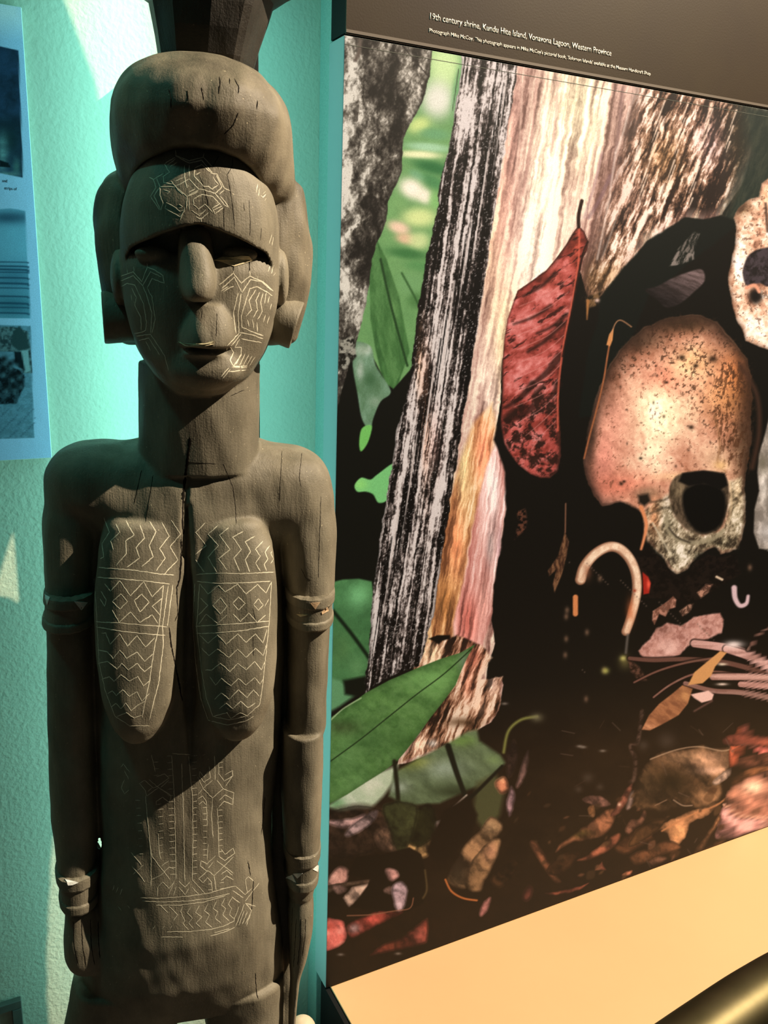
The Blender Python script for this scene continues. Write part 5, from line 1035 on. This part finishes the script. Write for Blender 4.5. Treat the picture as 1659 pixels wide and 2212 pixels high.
cheek_r = xf([
 [(870,520),(960,445),(1010,510),(1065,465),(1150,500),(1215,560)], [(885,545),(965,470),(1015,570)], [(880,560),(930,530)], [(895,562),(965,525)], [(960,445),(960,430)], [(1065,465),(1065,430)],
 [(1115,480),(1110,460)], [(1155,500),(1150,485)], [(1015,570),(1070,485),(1140,500),(1205,555)], [(990,570),(960,700),(975,830)], [(1010,575),(990,700),(995,830),(920,910),(920,950)],
 [(1015,800),(1010,720),(1040,620),(1065,545),(1110,530),(1180,570),(1210,590)], [(1015,790),(1080,820),(1150,845)], [(1000,825),(1080,840),(1150,865)],
 [(1105,550),(1060,620),(1075,680),(1040,720)], [(1130,565),(1105,620),(1115,680),(1085,730)], [(1150,570),(1135,630),(1145,690),(1115,740)], [(1170,570),(1160,640)], [(1190,590),(1180,640)],
 [(1165,710),(1150,760)], [(1190,720),(1175,770)], [(1050,740),(1060,790)], [(1080,740),(1090,800)], [(1110,760),(1115,820)], [(1205,640),(1195,680)],
 [(1010,830),(940,920),(960,950),(940,1000),(960,1040),(1050,1040)], [(1000,865),(970,920),(1010,920),(1010,970),(960,1040)], [(1010,865),(1140,890)],
 [(1010,960),(975,1030)], [(1035,960),(1000,1035)], [(1060,965),(1020,1040)], [(1080,970),(1040,1045)], [(1100,980),(1060,1040)], [(930,1050),(880,1110)], [(940,1060),(890,1120)],
 [(930,1075),(1040,1065)], [(950,1045),(1050,1050)]], 180, 440, .3376)
cheek_l = xf([
 [(240,465),(320,435),(375,500),(410,405),(460,425),(510,460),(520,510),(440,480),(410,540)], [(240,495),(320,460),(380,525),(430,435),(500,470)],
 [(245,530),(280,510),(330,520),(385,640),(405,760),(400,810),(370,825),(315,830)], [(380,525),(400,570),(440,700),(430,830)], [(410,540),(440,600),(460,740),(440,830)],
 [(310,540),(340,600),(330,650),(370,730),(370,810)], [(305,580),(310,620)], [(315,850),(430,835),(520,970),(545,1070)], [(330,880),(420,860),(490,970)], [(400,880),(430,940)],
 [(410,405),(408,380)], [(285,450),(280,415)], [(325,435),(322,405)]], 180, 440, .3376)
chest = xf([
 [(400,530),(430,610),(390,670),(400,740),(380,750)], [(465,565),(485,610),(435,655),(450,700)], [(515,545),(560,625),(515,655),(520,720),(465,785)], [(590,570),(615,640),(570,690),(590,745),(520,795)],
 [(640,550),(675,605),(640,680),(660,740),(600,790)], [(705,555),(745,630),(695,695),(725,745),(675,815)], [(755,545),(805,620),(750,685),(790,755),(715,835)],
 [(935,560),(885,610),(940,680),(885,725)], [(885,755),(930,820)], [(1000,575),(950,620),(1005,680),(950,740),(995,820)], [(1060,585),(1010,625),(1065,700),(1005,750),(1050,810)],
 [(1135,605),(1080,635),(1125,700),(1085,745),(1115,815)], [(1195,630),(1145,660),(1175,710),(1145,755),(1170,820)], [(1240,655),(1200,700),(1225,735),(1200,770),(1225,815)],
 [(1275,680),(1250,715),(1265,750),(1245,780),(1260,815)], [(1305,685),(1280,720),(1295,750),(1280,775)]], 60, 900, .4099)
breast_l = xf([
 [(370,795),(560,810),(700,830),(770,835)], [(350,845),(480,855),(600,865),(750,882)], [(350,1080),(480,1088),(600,1098),(735,1108)], [(360,1108),(480,1130),(600,1143),(725,1153)],
 [(405,880),(435,920),(485,865),(540,945),(610,870),(655,950),(715,890)], [(445,975),(490,935),(525,975),(485,1015),(445,975)], [(560,970),(600,935),(640,980),(590,1030),(560,970)],
 [(710,955),(655,1000),(700,1050)], [(445,1020),(480,1085),(540,1030),(590,1085),(655,1045),(685,1090)], [(385,920),(415,965),(405,1000),(380,960)],
 [(390,1140),(410,1140),(435,1200),(485,1145),(525,1210),(575,1155),(620,1215),(670,1165)], [(370,1230),(420,1240),(450,1275),(485,1230),(520,1275),(575,1240),(615,1290),(660,1250)],
 [(370,1300),(420,1290),(470,1330),(495,1300),(530,1335),(575,1300),(615,1345),(655,1310)], [(385,1385),(430,1370),(455,1395),(490,1360),(535,1395),(580,1370),(610,1420),(645,1390)],
 [(420,1460),(445,1445),(465,1470),(500,1440),(535,1475),(575,1450),(600,1500),(640,1460)], [(440,1530),(465,1510),(490,1540),(515,1510),(545,1550),(580,1520),(620,1500)],
 [(470,1580),(520,1560),(560,1590),(600,1575)], [(715,890),(690,1110),(670,1200),(640,1400),(600,1590)], [(740,890),(710,1110),(715,1200),(690,1400),(640,1600)], [(765,885),(735,1105)],
 [(350,850),(365,1080),(375,1300),(410,1450),(460,1580),(540,1630),(640,1630)]], 60, 900, .4099)
breast_r = xf([
 [(885,832),(1000,825),(1120,828),(1300,820)], [(890,868),(1000,880),(1150,875),(1280,868)], [(885,1105),(1000,1098),(1130,1090),(1275,1078)], [(890,1143),(1000,1140),(1130,1128),(1270,1105)],
 [(905,880),(950,935),(1005,890),(1040,925),(1105,883),(1150,935),(1210,885),(1255,930),(1285,870)], [(975,995),(1015,955),(1050,1000),(1015,1040),(975,995)],
 [(1080,985),(1110,950),(1145,985),(1110,1020),(1080,985)], [(1190,990),(1215,960),(1240,995),(1215,1020),(1190,990)], [(910,955),(950,995),(900,1045)], [(1270,960),(1250,1000)],
 [(900,1095),(940,1040),(1000,1090),(1050,1045)], [(1080,1040),(1120,1080),(1165,1035),(1210,1085),(1255,1045)],
 [(905,1150),(950,1195),(1000,1150),(1045,1200),(1105,1145),(1150,1190),(1200,1145),(1240,1195),(1260,1120)], [(910,1215),(955,1260),(1000,1225),(1060,1270),(1105,1225),(1150,1270),(1200,1220),(1240,1260),(1258,1200)],
 [(935,1335),(970,1335),(1015,1300),(1065,1345),(1105,1300),(1150,1335),(1195,1290),(1230,1335),(1250,1290)], [(960,1370),(990,1415),(1020,1380),(1070,1420),(1110,1380),(1150,1415),(1195,1375),(1225,1410),(1240,1380)],
 [(985,1490),(1020,1455),(1060,1490),(1110,1440),(1155,1480),(1190,1440),(1220,1475)], [(1010,1540),(1045,1510),(1080,1540),(1120,1500),(1160,1535),(1200,1510)], [(975,1580),(1050,1560),(1070,1590),(1120,1560),(1160,1580)],
 [(880,880),(870,1100),(885,1300),(910,1480),(950,1600),(1050,1625),(1150,1605),(1190,1580)], [(905,880),(890,1110),(915,1330),(940,1480),(975,1580),(1060,1598),(1150,1580),(1220,1520),(1235,1440),(1270,1110),(1285,870)],
 ], 60, 900, .4099)
belly0 = [
 [(745,230),(770,600),(780,1000),(785,1400)], [(905,230),(940,600),(945,1000),(940,1400)], [(750,208),(920,220)], [(840,300),(850,600),(860,1000),(870,1410)],
 [(555,220),(575,300),(590,380)], [(500,600),(515,800),(535,1000),(550,1180),(550,1460)], [(530,1000),(560,1180),(730,1400)], [(615,960),(630,1150),(645,1210)],
 [(265,340),(290,305),(350,385)], [(300,370),(340,450)], [(300,455),(270,530),(300,590),(345,550)], [(440,490),(490,460),(570,530),(610,520),(720,440),(680,400),(600,430)],
 [(440,490),(500,560),(510,610),(620,530)], [(520,570),(560,530)], [(530,450),(610,520),(740,610),(725,670),(660,620),(600,660),(600,690),(650,680)], [(640,540),(740,600)], [(720,460),(640,530)],
 [(1150,230),(1155,460)], [(1100,330),(1110,440),(1050,480),(1005,420)], [(1005,420),(1010,375),(1050,430),(1095,370)], [(990,430),(1040,540),(1130,460)], [(1040,540),(1130,630),(1230,540),(1170,460)],
 [(1130,630),(1120,800),(1135,1000)], [(1185,290),(1190,400),(1240,470),(1320,420),(1320,370),(1245,410)], [(1225,290),(1190,300)], [(1230,335),(1190,345)], [(1320,420),(1250,520)],
 [(1230,540),(1330,580),(1320,690),(1240,660),(1185,720)], [(1320,640),(1250,600),(1190,650)], [(1040,540),(990,600)], [(990,640),(1040,610),(1075,670),(1075,700),(1040,660),(1000,690)],
 [(1175,720),(1185,900),(1190,1180),(1245,1220),(1340,1150),(1325,1100),(1250,1160),(1210,1110)], [(1075,700),(1080,900)], [(1090,1060),(1080,1210)], [(1020,1220),(1080,1250),(1160,1170)],
 [(1020,1220),(1015,1270),(1080,1320),(1000,1390),(1040,1430),(1085,1380),(1120,1420),(1130,1520)], [(1080,1310),(1145,1360),(1250,1260),(1330,1180)], [(1145,1360),(1165,1500)], [(1170,1220),(1250,1280),(1330,1340)],
 [(1210,1350),(1265,1310),(1320,1360)], [(1210,1410),(1265,1365),(1330,1400)], [(1090,1290),(1140,1230)], [(550,1400),(640,1360),(720,1280),(770,1300)], [(650,1270),(720,1220)],
 [(610,1470),(660,1420),(720,1480),(760,1430)], [(610,1470),(610,1560)], [(710,1560),(770,1410)], [(760,1550),(790,1460)], [(810,1410),(870,1470),(920,1420)], [(810,1470),(870,1540),(910,1480)],
 [(940,1400),(1060,1530)], [(940,1470),(1000,1540)],
 [(450,1570),(640,1575),(900,1555),(1100,1525),(1250,1480),(1350,1460)], [(470,1600),(640,1610),(900,1600),(1100,1575),(1290,1530)], [(600,1640),(820,1640),(1050,1610),(1250,1550)],
 [(1350,1460),(1440,1540),(1500,1480)], [(1320,1500),(1420,1570)], [(1310,1560),(1390,1620)], [(1440,1600),(1570,1430)], [(1460,1530),(1440,1400),(1470,1370),(1530,1420)], [(1440,1620),(1540,1650)],
 [(1380,1650),(1330,1790),(1230,1840),(1100,1870),(900,1890),(700,1890)], [(1340,1850),(1250,1890),(1110,1930)], [(1290,1860),(1150,1900)], [(650,1940),(850,1940)],
 [(720,1650),(800,1730),(760,1790)], [(640,1640),(710,1710)], [(850,1650),(830,1700),(870,1790),(850,1810),(900,1870)], [(930,1650),(890,1710),(940,1760),(905,1810),(950,1860)],
 [(1010,1640),(970,1710),(1030,1750),(975,1810),(1020,1850)], [(1090,1625),(1055,1690),(1100,1730),(1065,1800),(1130,1850)], [(1170,1600),(1135,1670),(1180,1700),(1155,1760),(1210,1810)],
 [(1250,1570),(1215,1640),(1255,1670),(1225,1730),(1290,1790)], [(1320,1560),(1280,1630),(1310,1670),(1290,1730),(1340,1770)],
 [(1430,1630),(1350,1840)], [(1430,1690),(1380,1830)], [(1440,1620),(1500,1690),(1440,1820)], [(1460,1700),(1410,1820)], [(1490,1720),(1450,1830)],
 [(660,1860),(680,1830)], [(730,1860),(750,1830)], [(560,1870),(590,1830)], [(240,1650),(270,1690)], [(330,1640),(350,1670)], [(205,1450),(190,1500)], [(240,1470),(220,1520)], [(280,1480),(260,1540)], [(360,1140),(430,1220),(460,1260)], [(380,1350),(480,1260)], [(370,1270),(450,1360),(490,1420)]]
for y in range(230, 1400, 62):
    belly0.append([(700 + (y - 230) * .03, y + 4), (752 + (y - 230) * .03, y)])
    belly0.append([(935 + (y > 560) * 10, y), (985, y - 6)])
for y in range(720, 1210, 56): belly0.append([(1040, y), (1078, y)])
for y in range(740, 1150, 56): belly0.append([(1185, y + 4), (1225, y)])
for y in range(740, 1200, 68): belly0.append([(615 + (y - 740) * .05, y), (665, y - 8)])
for y in range(290, 420, 62): belly0.append([(575, y), (625, y - 4)])
for y in range(650, 1180, 72): belly0.append([(405 + (y - 650) * .08, y), (450 + (y - 650) * .05, y)])
for y in (1440, 1495): belly0.append([(1090, y), (1125, y)]); belly0.append([(1200, y - 10), (1240, y - 15)])
belly = xf(belly0, 200, 1580, .22905)
for lines, wd in ((forehead, .0011), (cheek_r, .0013), (cheek_l, .0010), (chest, .0013), (breast_l, .0012), (breast_r, .0012), (belly, .0010)):
    rb_ = Ribbons()
    for l in lines: rb_.line(l, wd * 0.92)
    o = rb_.build('incised_pattern', M['incised']); o['label'] = 'pale incised line pattern'; o['kind'] = 'stuff'

class One:
    def line(s, l, wd, **kw):
        r_ = Ribbons(); r_.line(l, wd, **kw)
        if r_.f: r_.build('crack_finger_line', M['crack_finger_line'])
cr = One()
C3 = xf([[(855,110),(845,200),(832,300),(820,420),(815,540),(820,620)]], 60, 900, .4099)
for l in C3: cr.line(l, .0034, lift=.0003, jit=.35)
for l in xf([[(810,620),(808,760),(800,860),(785,900),(790,1040),(775,1080)], [(745,1110),(755,1200),(780,1320),(815,1500)]], 60, 900, .4099): cr.line(l, .0022, lift=.0003, jit=.4)
for l in xf([[(1030,250),(1080,370),(1095,470),(1098,570)], [(1340,180),(1325,450)], [(1445,190),(1430,320),(1440,370)], [(1545,420),(1530,850)], [(1440,800),(1465,850),(1490,862)], [(660,310),(630,500),(620,560)], [(600,280),(560,460)],
             [(1185,1150),(1190,1260)], [(1185,1010),(1205,1100)], [(830,240),(990,250)]], 60, 900, .4099): cr.line(l, .0008, lift=.0002, jit=.4)
for l in xf([[(1010,120),(1010,200),(945,320),(980,500),(1010,700),(1035,940)], [(620,340),(680,520),(720,690)], [(1205,620),(1220,860),(1215,1050)], [(1140,660),(1150,760)], [(840,95),(770,230)], [(1355,950),(1340,1100)], [(905,700),(905,950)],
             [(1010,1330),(1020,1470)], [(1205,1300),(1210,1470)]], 320, 320, .1808): cr.line(l, .0007, lift=.0002, jit=.4)
for l in xf([[(760,690),(755,740)], [(855,700),(850,850)], [(960,330),(960,430)], [(1065,345),(1065,430)], [(1030,1190),(940,1230)]], 180, 440, .3376): cr.line(l, .0007, lift=.0002, jit=.4)
for l in xf([[(1250,440),(1240,560)], [(1240,560),(1230,640)], [(1200,1370),(1205,1480),(1215,1510)], [(1160,780),(1175,860)], [(1190,880),(1180,1040)]], 60, 1540, .4099): cr.line(l, .0012, lift=.0003, jit=.5)
for l in ([(158, 1990), (160, 2040), (168, 2082)], [(176, 1985), (178, 2040), (186, 2088)], [(195, 1985), (197, 2040), (204, 2084)], [(212, 1990), (213, 2035), (216, 2070)],
          [(640, 1985), (638, 2030), (634, 2090)], [(650, 1985), (649, 2030), (643, 2085)], [(660, 1985), (659, 2025), (653, 2065)], [(632, 1960), (630, 2010), (629, 2050)]): cr.line(l, .0011, lift=.0002, jit=.3)  # gaps between the fingers, their shade put on as dark lines
ch = cr
for l in xf([[(870,490),(875,530),(865,600)], [(545,570),(560,620),(560,690)], [(665,580),(670,640)], [(755,560),(770,640)], [(965,500),(995,560),(990,600)], [(935,500),(935,540)], [(990,720),(960,800),(900,860)], [(1115,640),(1110,700)]], 180, 0, .3376):
    ch.line(l, .0012, T=bvh_h, lift=.0003, jit=.5)


# worn pale ledge under the right eye and pale lip edge
def patch(name, poly, T, mt, parent, lift=.0010, label=None, thick=.0016, step=3.0):
    xs = [p[0] for p in poly]; ys = [p[1] for p in poly]; bm_ = bmesh.new(); pts = []
    n_ = len(poly); dense = []
    for i_ in range(n_):
        a, b_ = poly[i_], poly[(i_ + 1) % n_]; m_ = max(1, int(math.hypot(b_[0] - a[0], b_[1] - a[1]) / step))
        for k_ in range(m_): dense.append((a[0] + (b_[0] - a[0]) * k_ / m_, a[1] + (b_[1] - a[1]) * k_ / m_))
    top = []; low = []; cen = [sum(xs) / n_, sum(ys) / n_]
    for p in dense:
        h_, nn = hit(T, *p)
        if h_ is None: continue
        top.append(bm_.verts.new(h_ + nn * lift)); low.append(bm_.verts.new(h_ + nn * (lift - thick)))
    h_, nn = hit(T, *cen)
    ct = bm_.verts.new(h_ + nn * lift)
    for k_ in range(len(top)):
        j_ = (k_ + 1) % len(top)
        bm_.faces.new((top[k_], top[j_], ct)); bm_.faces.new((top[j_], top[k_], low[k_], low[j_]))
    bm_.faces.new(low)
    o = bm_obj(name, bm_, mt, parent)
    if label: o['label'] = label
    return o
patch('pale_patch', [(462, 562), (480, 556), (500, 556), (520, 552), (538, 553), (546, 562), (526, 570), (506, 576), (480, 566)], bvh, M['pale_edge'], fig, .0010, 'pale chipped wood below the eye')
patch('pale_patch', [(386, 738), (392, 741), (425, 745), (455, 742), (461, 737), (463, 743), (440, 748), (400, 746)], bvh, M['pale_edge'], fig, .0010, 'pale lip edge')

def inlay(poly, key, mt=None, lab='white triangular shell inlay'):
    patch('shell_inlay', poly, bvh_b, mt or M['shell'], bands[key], .0012, lab)
inlay([(160, 1299), (188, 1301), (175, 1318)], 'AL'); inlay([(97, 1285), (108, 1291), (103, 1307)], 'AL')
inlay([(671, 1303), (691, 1301), (681, 1316)], 'AR', M['worn_inlay'], 'worn brown triangular inlay')
inlay([(641, 1326), (665, 1328), (650, 1332)], 'AR', M['pale_edge'], 'pale chipped inlay')
inlay([(694, 1322), (707, 1312), (709, 1319), (695, 1327)], 'AR', M['worn_inlay'], 'worn brown inlay')
inlay([(141, 1899), (150, 1902), (169, 1906), (158, 1911), (148, 1912)], 'WL')
inlay([(634, 1887), (654, 1886), (643, 1897)], 'WR'); inlay([(618, 1896), (632, 1889), (640, 1906)], 'WR'); inlay([(676, 1878), (688, 1867), (686, 1884)], 'WR')
